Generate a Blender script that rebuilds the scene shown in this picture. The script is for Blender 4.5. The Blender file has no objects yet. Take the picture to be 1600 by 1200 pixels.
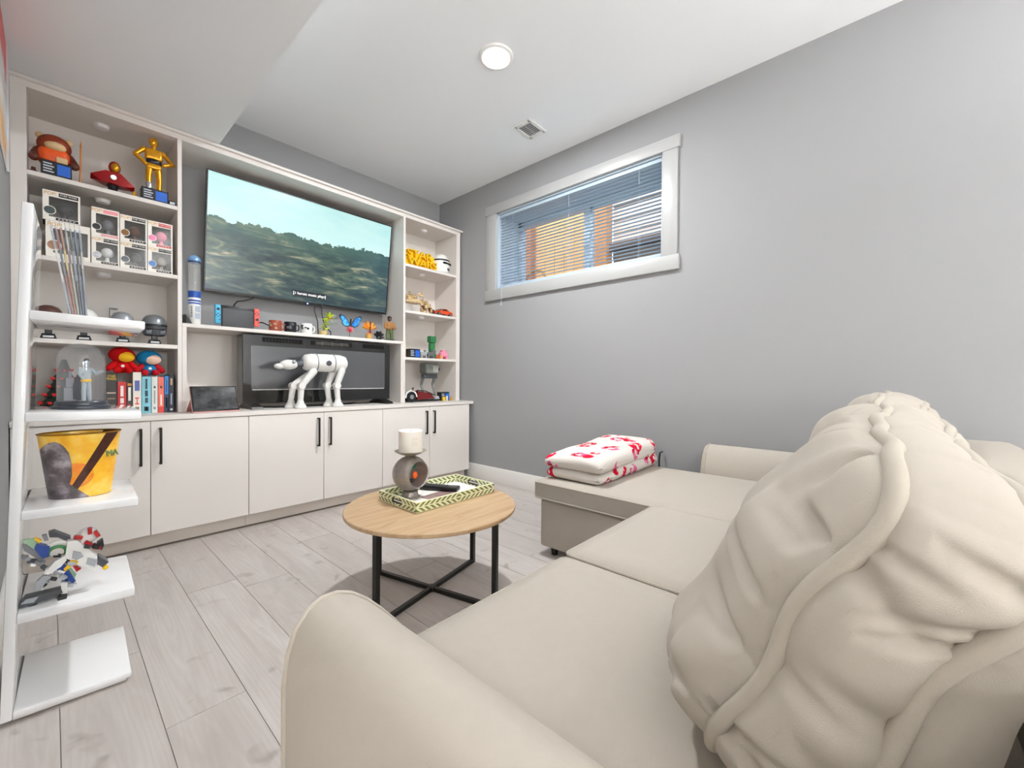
import bpy, bmesh, math, random
from mathutils import Matrix, Vector, Euler, noise as mnoise

random.seed(7)
scene = bpy.context.scene
col = scene.collection

# ------------------------------------------------------------------ camera
yaw, pitch, roll = math.radians(42.004), math.radians(-0.6025), math.radians(0.3803)
fwd = Vector((math.cos(pitch) * math.cos(yaw), math.cos(pitch) * math.sin(yaw), math.sin(pitch)))
r0 = Vector((math.sin(yaw), -math.cos(yaw), 0))
u0 = r0.cross(fwd)
rt = r0 * math.cos(roll) + u0 * math.sin(roll)
up = u0 * math.cos(roll) - r0 * math.sin(roll)
cd = bpy.data.cameras.new('camera')
cd.sensor_width = 36.0
cd.lens = 647.44 / 1600 * 36.0
cd.clip_start = 0.02
cam = bpy.data.objects.new('camera', cd)
col.objects.link(cam)
cam.matrix_world = Matrix(((rt.x, up.x, -fwd.x, 0), (rt.y, up.y, -fwd.y, 0), (rt.z, up.z, -fwd.z, 1.0), (0, 0, 0, 1)))
scene.camera = cam

# ------------------------------------------------------------------ world, sun, exposure
scene.view_settings.view_transform = 'Standard'
scene.view_settings.look = 'None'
scene.view_settings.gamma = 1.0
scene.view_settings.use_curve_mapping = False
scene.view_settings.exposure = 0.45
scene.cycles.max_bounces = 10
scene.cycles.diffuse_bounces = 6
scene.cycles.glossy_bounces = 4
scene.cycles.transparent_max_bounces = 16
w = bpy.data.worlds.new('sky')
scene.world = w
w.use_nodes = True
wn = w.node_tree
bg = wn.nodes['Background']
sky = wn.nodes.new('ShaderNodeTexSky')
sky.sky_type = 'NISHITA'
sky.sun_disc = False
sky.sun_elevation = math.radians(52)
sky.sun_rotation = math.radians(250)
wn.links.new(sky.outputs[0], bg.inputs[0])
bg.inputs[1].default_value = 0.6
sl = bpy.data.lights.new('sun', 'SUN')
sl.energy = 2.4
sl.angle = math.radians(1.0)
sl.color = (1.0, 0.93, 0.82)
so = bpy.data.objects.new('sun', sl)
col.objects.link(so)
so.rotation_euler = Vector((0.62, 0.18, -0.85)).to_track_quat('-Z', 'Y').to_euler()

LCOL = (.965, .988, 1.0)
W_MAIN, W_REAR_FILL, W_UP_FILL, W_GLOBE_FILL = 38.0, 5.0, 34.0, 1300.0
YF = -5.2                   # rear wall of the open room behind the camera
LAMPS = [  # flush ceiling lights: position, watts; all but the first are added fill
    (1.772, 1.741, 2.92, W_MAIN, 'round white flush ceiling light glowing near the ceiling vent'),
    (1.772, -1.20, 2.92, W_REAR_FILL, 'round white fill ceiling light added above the floor behind the sofa'),
    (-1.10, -1.20, 2.92, W_REAR_FILL, 'round white fill ceiling light added over the open floor behind the camera'),
    (1.2, -3.6, 2.92, W_REAR_FILL, 'round white fill ceiling light added by the rear wall'),
]
FILL_UPLIGHTERS = [(1.3, -1.5, W_UP_FILL, 'slim black fill uplighter added behind the sofa')]  # unseen uplighter added to bounce fill light off the ceiling
FILL_GLOBES = [(-1.3, -4.3, 'white fill globe lamp added in the rear left of the room'), (.7, -4.6, 'white fill globe lamp added in the middle of the rear wall'), (2.3, -4.4, 'white fill globe lamp added in the rear right of the room')]  # unseen globes added as frontal fill for the bookcases

# ------------------------------------------------------------------ helpers
def lin(h):
    h = h.lstrip('#')
    o = []
    for i in (0, 2, 4):
        c = int(h[i:i + 2], 16) / 255
        o.append(c / 12.92 if c <= 0.04045 else ((c + 0.055) / 1.055) ** 2.4)
    return (o[0], o[1], o[2], 1.0)

class NT:
    def __init__(s, name):
        s.m = bpy.data.materials.new(name)
        s.m.use_nodes = True
        s.t = s.m.node_tree
        s.p = s.t.nodes['Principled BSDF']
        s.out = s.t.nodes['Material Output']
    def n(s, typ, **kw):
        x = s.t.nodes.new(typ)
        for k, v in kw.items():
            if k.startswith('i_'):
                key = k[2:]
                x.inputs[int(key) if key.isdigit() else key.replace('_', ' ')].default_value = v
            else:
                setattr(x, k, v)
        return x
    def l(s, a, b):
        s.t.links.new(a, b)
    def math(s, op, a, b=None, c=None):
        x = s.n('ShaderNodeMath', operation=op)
        for i, v in enumerate((a, b, c)):
            if v is None: continue
            if isinstance(v, (int, float)): x.inputs[i].default_value = v
            else: s.l(v, x.inputs[i])
        return x.outputs[0]
    def mix(s, f, a, b):
        x = s.n('ShaderNodeMix', data_type='RGBA')
        for i, v in ((0, f), (6, a), (7, b)):
            if isinstance(v, (int, float, tuple)): x.inputs[i].default_value = v
            else: s.l(v, x.inputs[i])
        return x.outputs[2]
    def coord(s, which='Object', scale=(1, 1, 1), rot=(0, 0, 0), loc=(0, 0, 0)):
        tc = s.n('ShaderNodeTexCoord')
        mp = s.n('ShaderNodeMapping')
        mp.inputs['Scale'].default_value = scale
        mp.inputs['Rotation'].default_value = rot
        mp.inputs['Location'].default_value = loc
        s.l(tc.outputs[which], mp.inputs[0])
        return mp.outputs[0]
    def noise(s, vec, scale, detail=3, rough=.5, dist=0):
        x = s.n('ShaderNodeTexNoise')
        x.inputs['Scale'].default_value = scale
        x.inputs['Detail'].default_value = detail
        x.inputs['Roughness'].default_value = rough
        x.inputs['Distortion'].default_value = dist
        if vec is not None: s.l(vec, x.inputs['Vector'])
        return x
    def ramp(s, f, stops):
        x = s.n('ShaderNodeValToRGB')
        e = x.color_ramp.elements
        while len(e) < len(stops): e.new(0.5)
        for i, (p, c) in enumerate(stops):
            e[i].position = p
            e[i].color = c
        s.l(f, x.inputs[0])
        return x.outputs[0]
    def bump(s, h, strength=.2, dist=.01):
        b = s.n('ShaderNodeBump')
        b.inputs['Strength'].default_value = strength
        b.inputs['Distance'].default_value = dist
        s.l(h, b.inputs['Height'])
        s.l(b.outputs[0], s.p.inputs['Normal'])

MC = {}
def M(hexc, rough=.5, metal=0.0, var=.06, scale=9.0, bump=0.0, bscale=120.0, spec=.5, coat=0.0, name=None):
    key = (hexc, rough, metal, var, scale, bump, bscale, spec, coat)
    if key in MC: return MC[key]
    t = NT(name or ('mat_' + hexc))
    c = lin(hexc)
    v = t.coord()
    nz = t.noise(v, scale, 2)
    a = tuple(max(0, x * (1 - var)) for x in c[:3]) + (1,)
    b = tuple(min(1, x * (1 + var)) for x in c[:3]) + (1,)
    t.l(t.mix(nz.outputs[0], a, b), t.p.inputs['Base Color'])
    t.p.inputs['Roughness'].default_value = rough
    t.p.inputs['Metallic'].default_value = metal
    t.p.inputs['Specular IOR Level'].default_value = spec
    t.p.inputs['Coat Weight'].default_value = coat
    if bump:
        nb = t.noise(v, bscale, 3)
        t.bump(nb.outputs[0], bump, .004)
    MC[key] = t.m
    return t.m

def glass_mat(name, tint=(1, 1, 1, 1), base=.04, edge=.5, rough=0.02, body=0.0, bodycol=(1, 1, 1, 1)):
    t = NT(name)
    tr = t.n('ShaderNodeBsdfTransparent'); tr.inputs[0].default_value = tint
    gl = t.n('ShaderNodeBsdfGlossy'); gl.inputs['Roughness'].default_value = rough
    lw = t.n('ShaderNodeLayerWeight'); lw.inputs[0].default_value = .35
    f = t.math('ADD', t.math('MULTIPLY', lw.outputs[1], edge), base)
    mx = t.n('ShaderNodeMixShader')
    t.l(f, mx.inputs[0]); t.l(tr.outputs[0], mx.inputs[1]); t.l(gl.outputs[0], mx.inputs[2])
    last = mx.outputs[0]
    if body:
        df = t.n('ShaderNodeBsdfDiffuse'); df.inputs[0].default_value = bodycol
        m2 = t.n('ShaderNodeMixShader'); m2.inputs[0].default_value = body
        t.l(last, m2.inputs[1]); t.l(df.outputs[0], m2.inputs[2]); last = m2.outputs[0]
    t.l(last, t.out.inputs[0])
    return t.m

def emit_mat(name, c, strength):
    t = NT(name)
    t.p.inputs['Base Color'].default_value = (0.8, 0.8, 0.8, 1)
    t.p.inputs['Emission Color'].default_value = c
    t.p.inputs['Emission Strength'].default_value = strength
    return t.m

class B:
    """collects shapes for ONE mesh"""
    def __init__(s): s.bm = bmesh.new()
    def _add(s, tb, mat=None):
        if mat is not None: bmesh.ops.transform(tb, matrix=mat, verts=tb.verts)
        me = bpy.data.meshes.new('tmp'); tb.to_mesh(me); tb.free()
        s.bm.from_mesh(me); bpy.data.meshes.remove(me)
        return s
    def box(s, x0, x1, y0, y1, z0, z1, bev=0.0, seg=2, rot=None):
        tb = bmesh.new()
        bmesh.ops.create_cube(tb, size=1)
        c = Vector(((x0 + x1) / 2, (y0 + y1) / 2, (z0 + z1) / 2))
        bmesh.ops.scale(tb, vec=(abs(x1 - x0), abs(y1 - y0), abs(z1 - z0)), verts=tb.verts)
        if bev: bmesh.ops.bevel(tb, geom=list(tb.edges), offset=bev, segments=seg, profile=.5, affect='EDGES', clamp_overlap=True)
        m = Matrix.Translation(c)
        if rot is not None: m = m @ Euler(rot).to_matrix().to_4x4()
        return s._add(tb, m)
    def cyl(s, p0, p1, ra, rb=None, n=20):
        rb = ra if rb is None else rb
        p0, p1 = Vector(p0), Vector(p1)
        d = p1 - p0
        tb = bmesh.new()
        bmesh.ops.create_cone(tb, cap_ends=True, segments=n, radius1=ra, radius2=rb, depth=d.length)
        m = Matrix.Translation((p0 + p1) / 2) @ d.to_track_quat('Z', 'Y').to_matrix().to_4x4()
        return s._add(tb, m)
    def sph(s, c, r, n=16, m=10, rot=None):
        if isinstance(r, (int, float)): r = (r, r, r)
        tb = bmesh.new()
        bmesh.ops.create_uvsphere(tb, u_segments=n, v_segments=m, radius=1)
        mat = Matrix.Translation(Vector(c))
        if rot is not None: mat = mat @ Euler(rot).to_matrix().to_4x4()
        return s._add(tb, mat @ Matrix.Diagonal((r[0], r[1], r[2], 1)))
    def limb(s, pts, radii, n=10):
        for i in range(len(pts) - 1):
            s.cyl(pts[i], pts[i + 1], radii[i], radii[i + 1], n)
        for p, r in zip(pts, radii): s.sph(p, r, n, max(6, n // 2 + 1))
        return s
    def lathe(s, prof, c=(0, 0, 0), n=32, sx=1.0, sy=1.0):
        vs = []
        c = Vector(c)
        for r, z in prof:
            if r < 1e-6: vs.append([s.bm.verts.new(c + Vector((0, 0, z)))])
            else: vs.append([s.bm.verts.new(c + Vector((r * sx * math.cos(2 * math.pi * k / n), r * sy * math.sin(2 * math.pi * k / n), z))) for k in range(n)])
        for a, b in zip(vs[:-1], vs[1:]):
            for k in range(n):
                k2 = (k + 1) % n
                if len(a) == 1 and len(b) == 1: continue
                if len(a) == 1: s.bm.faces.new((a[0], b[k2], b[k])) if False else s.bm.faces.new((a[0], b[k], b[k2]))
                elif len(b) == 1: s.bm.faces.new((a[k], b[0], a[k2]))
                else: s.bm.faces.new((a[k], b[k], b[k2], a[k2]))
        bmesh.ops.recalc_face_normals(s.bm, faces=s.bm.faces)
        return s
    def tube(s, pts, r, n=8, closed=False, flat=None):
        pts = [Vector(p) for p in pts]
        N = len(pts)
        rings = []
        nrm = None
        for i, p in enumerate(pts):
            a = pts[(i - 1) % N] if (closed or i > 0) else pts[i]
            b = pts[(i + 1) % N] if (closed or i < N - 1) else pts[i]
            t = (b - a).normalized()
            if nrm is None:
                nrm = t.orthogonal().normalized()
            else:
                nrm = (nrm - t * nrm.dot(t)).normalized()
            bi = t.cross(nrm)
            rr = r[i] if isinstance(r, (list, tuple)) else r
            rings.append([s.bm.verts.new(p + (nrm * math.cos(2 * math.pi * k / n) + bi * math.sin(2 * math.pi * k / n)) * rr) for k in range(n)])
        rng = range(N) if closed else range(N - 1)
        for i in rng:
            a, b = rings[i], rings[(i + 1) % N]
            off = 0
            if closed and i == N - 1:
                off = min(range(n), key=lambda o: (a[0].co - b[o].co).length)
            for k in range(n):
                s.bm.faces.new((a[k], a[(k + 1) % n], b[(k + 1 + off) % n], b[(k + off) % n]))
        if not closed:
            s.bm.faces.new(rings[0][::-1]); s.bm.faces.new(rings[-1])
        bmesh.ops.recalc_face_normals(s.bm, faces=s.bm.faces)
        return s
    def prism(s, poly, plane, d0, d1):
        """poly: 2D points; plane 'xz' extrudes along y, 'xy' along z, 'yz' along x"""
        def P(a, b, d):
            return {'xz': (a, d, b), 'xy': (a, b, d), 'yz': (d, a, b)}[plane]
        A = [s.bm.verts.new(P(a, b, d0)) for a, b in poly]
        C = [s.bm.verts.new(P(a, b, d1)) for a, b in poly]
        n = len(poly)
        s.bm.faces.new(A); s.bm.faces.new(C[::-1])
        for k in range(n):
            s.bm.faces.new((A[k], C[k], C[(k + 1) % n], A[(k + 1) % n]))
        bmesh.ops.recalc_face_normals(s.bm, faces=s.bm.faces)
        return s
    def hull(s, pts):
        tb = bmesh.new()
        for p in pts: tb.verts.new(p)
        bmesh.ops.convex_hull(tb, input=tb.verts)
        return s._add(tb)
    def xf(s, m):
        bmesh.ops.transform(s.bm, matrix=m, verts=s.bm.verts); return s
    def mesh(s, name, smooth=True, ang=38):
        me = bpy.data.meshes.new(name)
        s.bm.to_mesh(me); s.bm.free()
        if smooth:
            me.polygons.foreach_set('use_smooth', [True] * len(me.polygons))
            me.set_sharp_from_angle(angle=math.radians(ang))
        return me

ORG = {}
def tagp(o, label, cat, group=None, kind=None):
    if label: o['label'] = label
    if cat: o['category'] = cat
    if group: o['group'] = group
    if kind: o['kind'] = kind
    return o
def thing(name, label, cat, loc=(0, 0, 0), rot=(0, 0, 0), group=None, world=True, kind=None):
    o = bpy.data.objects.new(name, None)
    o.empty_display_size = .05
    col.objects.link(o)
    o.location = loc
    o.rotation_euler = rot
    ORG[o.name] = Vector(loc) if world else Vector((0, 0, 0))
    return tagp(o, label, cat, group, kind)
def part(parent, name, b, mat, label=None, smooth=True, ang=38, kind=None):
    me = b.mesh(name, smooth, ang) if isinstance(b, B) else b
    off = ORG.get(parent.name, Vector()) if parent is not None else Vector()
    if off.length and isinstance(b, B): me.transform(Matrix.Translation(-off))
    if mat is not None and len(me.materials) == 0: me.materials.append(mat)
    o = bpy.data.objects.new(name, me)
    col.objects.link(o)
    o.parent = parent
    if parent is not None: ORG[o.name] = off
    if label: o['label'] = label
    if kind: o['kind'] = kind
    return o
def solo(name, b, mat, label, cat, group=None, kind=None, loc=(0, 0, 0), smooth=True, ang=38):
    """a thing that is one mesh, built in world coordinates with its origin moved to loc"""
    me = b.mesh(name, smooth, ang)
    if mat is not None: me.materials.append(mat)
    me.transform(Matrix.Translation(-Vector(loc)))
    o = bpy.data.objects.new(name, me)
    o.location = loc
    col.objects.link(o)
    ORG[o.name] = Vector(loc)
    return tagp(o, label, cat, group, kind)
def struct(name, b, mat, smooth=False):
    o = part(None, name, b, mat, smooth=smooth)
    o['kind'] = 'structure'
    return o
def share(o, parent, loc, rot=None, scale=None):
    c = o.copy(); col.objects.link(c); c.parent = parent; c.location = loc
    if rot is not None: c.rotation_euler = rot
    if scale is not None: c.scale = scale
    return c
def text(parent, name, s, size, loc, mat, rot=(math.pi / 2, 0, 0), ext=.0006, sx=1.0, align='CENTER', spacing=1.0):
    cu = bpy.data.curves.new('txt', 'FONT')
    cu.body = s; cu.size = size; cu.extrude = ext; cu.align_x = align; cu.align_y = 'CENTER'; cu.resolution_u = 3
    cu.space_line = spacing
    t = bpy.data.objects.new('txt', cu)
    col.objects.link(t)
    bpy.context.view_layer.update()
    me = bpy.data.meshes.new_from_object(t.evaluated_get(bpy.context.evaluated_depsgraph_get()))
    bpy.data.objects.remove(t); bpy.data.curves.remove(cu)
    off = ORG.get(parent.name, Vector())
    me.transform(Matrix.Translation(Vector(loc) - off) @ Euler(rot).to_matrix().to_4x4() @ Matrix.Diagonal((sx, 1, 1, 1)))
    me.materials.clear(); me.materials.append(mat)
    o = bpy.data.objects.new(name, me)
    col.objects.link(o); o.parent = parent
    ORG[o.name] = off
    return o

# ------------------------------------------------------------------ main materials
def wall_paint(name, hexc, rough=.75):
    t = NT(name)
    v = t.coord()
    n1 = t.noise(v, 260, 2)
    c = lin(hexc)
    n2 = t.noise(v, 1.3, 2)
    t.l(t.mix(n2.outputs[0], tuple(x * .985 for x in c[:3]) + (1,), tuple(min(1, x * 1.015) for x in c[:3]) + (1,)), t.p.inputs['Base Color'])
    t.p.inputs['Roughness'].default_value = rough
    t.bump(n1.outputs[0], .12, .002)
    return t.m
m_wall = wall_paint('grey_wall_paint', '9b9b9c')
m_ceil = wall_paint('white_ceiling_paint', 'f5f7f9', .85)
m_white = wall_paint('white_trim_paint', 'f0eeea', .4)
m_trim = wall_paint('window_trim_paint', 'afafae', .4)
m_cream = M('e2dcd6', .42, var=.012, scale=3, name='cream_melamine')
m_edge = M('e2dcd6', .4, var=.01, name='cream_edge_band')
m_gloss = M('f4f4f4', .06, var=.005, name='white_gloss_lacquer', coat=.3)
m_black = M('17150f', .38, var=.1, name='black_metal')
m_blackp = M('121214', .3, var=.1, name='black_plastic')
m_sofa = M('b6aea3', .85, var=.025, scale=40, bump=.25, bscale=700, spec=.2, name='cream_woven_fabric')
m_pipe = M('b7afa3', .85, var=.03, scale=60, bump=.3, bscale=900, spec=.2, name='cream_piping')
m_glass = glass_mat('window_glass', base=.02, edge=.25)
m_dome = glass_mat('dome_glass', tint=(.97, .975, .985, 1), base=.035, edge=.55, body=.05, bodycol=(.8, .82, .86, 1))
m_clear = glass_mat('clear_plastic', base=.05, edge=.3, rough=.05)
m_sleeve = glass_mat('sleeve_plastic', tint=(.95, .97, 1, 1), base=.08, edge=.4, rough=.12, body=.13, bodycol=(.8, .86, .95, 1))

def floor_mat():
    t = NT('greige_oak_laminate')
    oi = t.n('ShaderNodeObjectInfo')
    cmb = t.n('ShaderNodeCombineXYZ')
    t.l(t.math('MULTIPLY', oi.outputs['Random'], 37.0), cmb.inputs[0])
    t.l(t.math('MULTIPLY', oi.outputs['Random'], 91.0), cmb.inputs[1])
    tc = t.n('ShaderNodeTexCoord')
    va = t.n('ShaderNodeVectorMath', operation='ADD')
    t.l(tc.outputs['Object'], va.inputs[0]); t.l(cmb.outputs[0], va.inputs[1])
    sc = t.n('ShaderNodeVectorMath', operation='MULTIPLY'); sc.inputs[1].default_value = (.2, 1.29, .01)
    t.l(tc.outputs['Object'], sc.inputs[0]); t.l(sc.outputs[0], va.inputs[0])
    mp = t.n('ShaderNodeMapping'); mp.inputs['Scale'].default_value = (1, .16, 1)
    t.l(va.outputs[0], mp.inputs[0])
    big = t.noise(mp.outputs[0], 13, 3, .55, .8)
    wv = t.n('ShaderNodeTexWave', wave_type='RINGS', rings_direction='Z')
    mp2 = t.n('ShaderNodeMapping'); mp2.inputs['Scale'].default_value = (1, .07, 1)
    wo = t.n('ShaderNodeVectorMath', operation='ADD')
    cm2 = t.n('ShaderNodeCombineXYZ')
    t.l(t.math('SUBTRACT', t.math('MULTIPLY', oi.outputs['Random'], .16), .08), cm2.inputs[0])
    t.l(t.math('SUBTRACT', t.math('MULTIPLY', oi.outputs['Random'], 1.0), .5), cm2.inputs[1])
    t.l(sc.outputs[0], wo.inputs[0]); t.l(cm2.outputs[0], wo.inputs[1])
    t.l(wo.outputs[0], mp2.inputs[0]); t.l(mp2.outputs[0], wv.inputs['Vector'])
    wv.inputs['Scale'].default_value = 22; wv.inputs['Distortion'].default_value = 11; wv.inputs['Detail'].default_value = 3; wv.inputs['Detail Scale'].default_value = 1.2
    fine = t.noise(mp.outputs[0], 150, 3, .6)
    c1 = t.ramp(big.outputs[0], [(.25, lin('b8afaa')), (.5, lin('c8c0bb')), (.75, lin('d0c9c5'))])
    c2 = t.mix(t.math('MULTIPLY', wv.outputs['Fac'], .24), c1, lin('aca29c'))
    c3 = t.mix(t.math('MULTIPLY', fine.outputs[0], .16), c2, lin('9c938c'))
    kn = t.noise(va.outputs[0], 9, 2, .5, .4)
    knot = t.n('ShaderNodeMapRange'); knot.inputs[1].default_value = .64; knot.inputs[2].default_value = .76
    t.l(kn.outputs[0], knot.inputs[0])
    c4 = t.mix(t.math('MULTIPLY', knot.outputs[0], .7), c3, lin('8d837c'))
    tone = t.mix(t.math('MULTIPLY', oi.outputs['Random'], .3), c4, lin('b3aaa4'))
    t.l(tone, t.p.inputs['Base Color'])
    t.p.inputs['Roughness'].default_value = .36
    t.bump(fine.outputs[0], .06, .001)
    return t.m
m_floor = floor_mat()

# ------------------------------------------------------------------ room shell
XL, XR, YB, ZC = -.14, 2.87, 3.675, 2.92
WY0, WY1, WZ0, WZ1 = 1.172, 2.79, 1.868, 2.59     # window opening
fl = struct('floor', B().box(-2.5, XR + .1, YF, YB + .1, -.06, -.004), M('b3a89f', .5, name='floor_underlay'))
plank = None
row = 0
x = .2125 - .2 * 13
while x < XR:
    xa, xb = x, min(x + .2, XR)
    y = YF - random.random() * 1.25
    while y < YB:
        ya, yb = max(y, YF), min(y + 1.29, YB)
        if yb - ya > .02 and yb > -2.2 and not (xb < XL + .02 and ya > 1.0):
            if plank is None:
                plank = part(fl, 'plank', B().box(-.5, .5, -.5, .5, -.5, .5), m_floor, smooth=False)
                o = plank
            else:
                o = plank.copy(); col.objects.link(o); o.parent = fl
            o.location = ((xa + xb) / 2, (ya + yb) / 2, -.002)
            o.scale = (xb - xa - .0022, yb - ya - .0022, .004)
        y += 1.29
    x += .2

struct('wall_back', B().box(-2.5, XR + .36, YB, YB + .12, 0, ZC), m_wall)
wr = B()
wr.box(XR, XR + .36, YF, WY0, 0, ZC).box(XR, XR + .36, WY1, YB + .12, 0, ZC)
wr.box(XR, XR + .36, WY0, WY1, 0, WZ0).box(XR, XR + .36, WY0, WY1, WZ1, ZC)
struct('wall_right', wr, m_wall)
struct('wall_left', B().box(XL - .12, XL, 1.0, YB, 0, ZC), m_wall)
struct('wall_left_return', B().box(-2.5, XL - .12, 1.0, 1.12, 0, ZC), m_white)
struct('wall_left_far', B().box(-2.62, -2.5, YF - .12, YB, 0, ZC), m_white)
struct('wall_front', B().box(-2.62, XR + .36, YF - .12, YF, 0, ZC), m_white)
struct('ceiling', B().box(-2.62, XR + .36, YF - .12, YB + .12, ZC, ZC + .16), m_ceil)
struct('ceiling_bulkhead', B().box(XL, .745, YF, YB, 2.542, ZC), m_ceil)
struct('baseboard_right', B().box(XR - .014, XR, YF, YB, 0, .15, .004, 2), m_white, True)
struct('baseboard_left', B().box(XL, XL + .012, 1.0, 3.1, 0, .15, .004, 2), m_white, True)

# ------------------------------------------------------------------ window
win = thing('window_1', None, None, (XR, (WY0 + WY1) / 2, WZ0), kind='structure')
part(win, 'casing_head', B().box(XR - .026, XR, 1.052, 2.93, WZ1, 2.677, .003), m_trim)
part(win, 'casing_sill', B().box(XR - .026, XR, 1.052, 2.93, 1.763, WZ0 - .004, .003), m_trim)
part(win, 'casing_side', B().box(XR - .02, XR, 1.066, WY0, WZ0 - .004, WZ1, .002), m_trim)
part(win, 'casing_side', B().box(XR - .02, XR, WY1, 2.916, WZ0 - .004, WZ1, .002), m_trim)
rv = B()
rv.box(XR + .001, XR + .3, WY0, WY0 + .012, WZ0, WZ1).box(XR + .001, XR + .3, WY1 - .012, WY1, WZ0, WZ1)
rv.box(XR + .001, XR + .3, WY0, WY1, WZ0, WZ0 + .012).box(XR + .001, XR + .3, WY0, WY1, WZ1 - .012, WZ1)
part(win, 'reveal_liner', rv, M('b7c4cf', .6, var=.02, name='reveal_paint_daylight_tint'), smooth=False)  # blue of the daylight is put into the liner colour
FX = XR + .30
m_vinyl = M('c3d2de', .35, var=.01, name='white_vinyl_daylight_tint')  # white vinyl, bluish daylight painted into its colour
fr = B()
fr.box(FX, FX + .06, WY0 + .012, WY0 + .062, WZ0 + .012, WZ1 - .012, .004).box(FX, FX + .06, WY1 - .062, WY1 - .012, WZ0 + .012, WZ1 - .012, .004)
fr.box(FX, FX + .06, WY0 + .012, WY1 - .012, WZ0 + .012, WZ0 + .062, .004).box(FX, FX + .06, WY0 + .012, WY1 - .012, WZ1 - .062, WZ1 - .012, .004)
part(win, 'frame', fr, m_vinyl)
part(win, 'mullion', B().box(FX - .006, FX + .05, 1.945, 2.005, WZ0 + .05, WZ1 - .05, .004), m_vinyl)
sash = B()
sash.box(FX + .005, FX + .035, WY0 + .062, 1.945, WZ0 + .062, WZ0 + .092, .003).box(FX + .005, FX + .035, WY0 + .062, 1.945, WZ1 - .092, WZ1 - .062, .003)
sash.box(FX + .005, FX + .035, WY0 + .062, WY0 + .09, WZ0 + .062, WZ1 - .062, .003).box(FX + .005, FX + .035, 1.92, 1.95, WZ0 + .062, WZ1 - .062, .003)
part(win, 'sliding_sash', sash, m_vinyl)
part(win, 'glass_pane', B().box(FX + .03, FX + .034, WY0 + .06, 1.95, WZ0 + .06, WZ1 - .06), m_glass, smooth=False)
part(win, 'glass_pane', B().box(FX + .018, FX + .022, 2.0, WY1 - .06, WZ0 + .06, WZ1 - .06), m_glass, smooth=False)

# venetian blind hanging in the window recess
m_slat = M('b4c5d2', .45, var=.01, name='white_slat_daylight_tint')  # white slats with the blue daylight cast mixed into the colour
bl = thing('window_blind', 'white horizontal slat blind, open, hanging in the high basement window', 'blind', (XR + .03, (WY0 + WY1) / 2, WZ0))
BX = XR + .032
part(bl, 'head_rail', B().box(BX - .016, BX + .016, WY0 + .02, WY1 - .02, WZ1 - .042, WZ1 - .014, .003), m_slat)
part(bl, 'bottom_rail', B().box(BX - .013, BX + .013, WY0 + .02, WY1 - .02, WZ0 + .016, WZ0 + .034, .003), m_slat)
NS = 23
sl0 = None
for k in range(NS):
    z = WZ0 + .058 + k * ((WZ1 - .055) - (WZ0 + .058)) / (NS - 1)
    if sl0 is None:
        sb = B()
        prof = [(-.0125, 0), (-.006, .0016), (0, .0022), (.006, .0016), (.0125, 0), (.0125, -.0007), (.006, .0009), (0, .0015), (-.006, .0009), (-.0125, -.0007)]
        sb.prism(prof, 'xz', WY0 + .022, WY1 - .022)
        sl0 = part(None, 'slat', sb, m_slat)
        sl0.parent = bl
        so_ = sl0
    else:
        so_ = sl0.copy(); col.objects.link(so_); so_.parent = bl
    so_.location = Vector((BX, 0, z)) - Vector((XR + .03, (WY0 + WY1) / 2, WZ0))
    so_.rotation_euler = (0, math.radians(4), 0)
for yy in (1.36, 1.98, 2.60):
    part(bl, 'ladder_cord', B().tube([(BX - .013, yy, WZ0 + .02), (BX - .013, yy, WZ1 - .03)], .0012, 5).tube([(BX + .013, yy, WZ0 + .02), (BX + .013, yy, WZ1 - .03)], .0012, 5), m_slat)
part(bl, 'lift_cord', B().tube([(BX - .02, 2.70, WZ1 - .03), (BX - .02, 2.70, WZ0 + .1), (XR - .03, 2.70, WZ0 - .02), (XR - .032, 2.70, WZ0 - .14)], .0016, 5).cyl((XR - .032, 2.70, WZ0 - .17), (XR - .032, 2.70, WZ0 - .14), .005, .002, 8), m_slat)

# outside: a board fence and a sided wall beyond the window well
m_fence = M('d9a866', .8, var=.18, scale=5, bump=.2, bscale=60, name='tan_fence_wood')
m_post = M('a86a34', .8, var=.2, scale=7, bump=.2, bscale=50, name='brown_post_wood')
m_siding = M('c3b4a2', .8, var=.06, scale=5, name='beige_siding')
m_grav = M('8b8780', .95, var=.4, scale=60, bump=.6, bscale=90, name='gravel')
struct('ground', B().box(XR + .36, 9, -3, 8, 1.35, 1.45), m_grav)
fe = thing('board_fence', 'sunlit tan board fence outside the left pane of the window', 'fence', (4.22, 3.4, 1.45))
for k in range(14):
    y0 = 2.50 + k * .146
    part(fe, 'board', B().box(4.2 + random.uniform(-.004, .004), 4.225, y0 + .004, y0 + .142, 1.45, 3.35, .003, 1), m_fence)
part(fe, 'rail', B().box(4.225, 4.255, 2.5, 4.55, 1.9, 1.98), m_fence)
solo('wood_post', B().box(4.09, 4.19, 3.38, 3.47, 1.45, 3.4, .006), m_post, 'brown wooden post at the left end of the tan fence outside', 'post', 'posts outside', loc=(4.15, 3.42, 1.45))
solo('wood_post', B().box(4.06, 4.2, 2.285, 2.5, 1.45, 3.4, .006), M('bf8446', .8, var=.25, scale=9, bump=.2, bscale=50, name='orange_post_wood'), 'wide orange-brown wooden post outside the right window pane', 'post', 'posts outside', loc=(4.13, 2.37, 1.45))
sd = thing('sided_wall', 'beige sided garden wall with a dark beam outside the right window pane', 'wall', (4.3, 1.4, 1.45))
for k in range(13):
    part(sd, 'siding_board', B().prism([(4.262, 1.45 + k * .15), (4.235, 1.45 + k * .15), (4.255, 1.45 + k * .15 + .155), (4.262, 1.45 + k * .15 + .155)], 'xz', .2, 2.30), m_siding, smooth=False)
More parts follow.
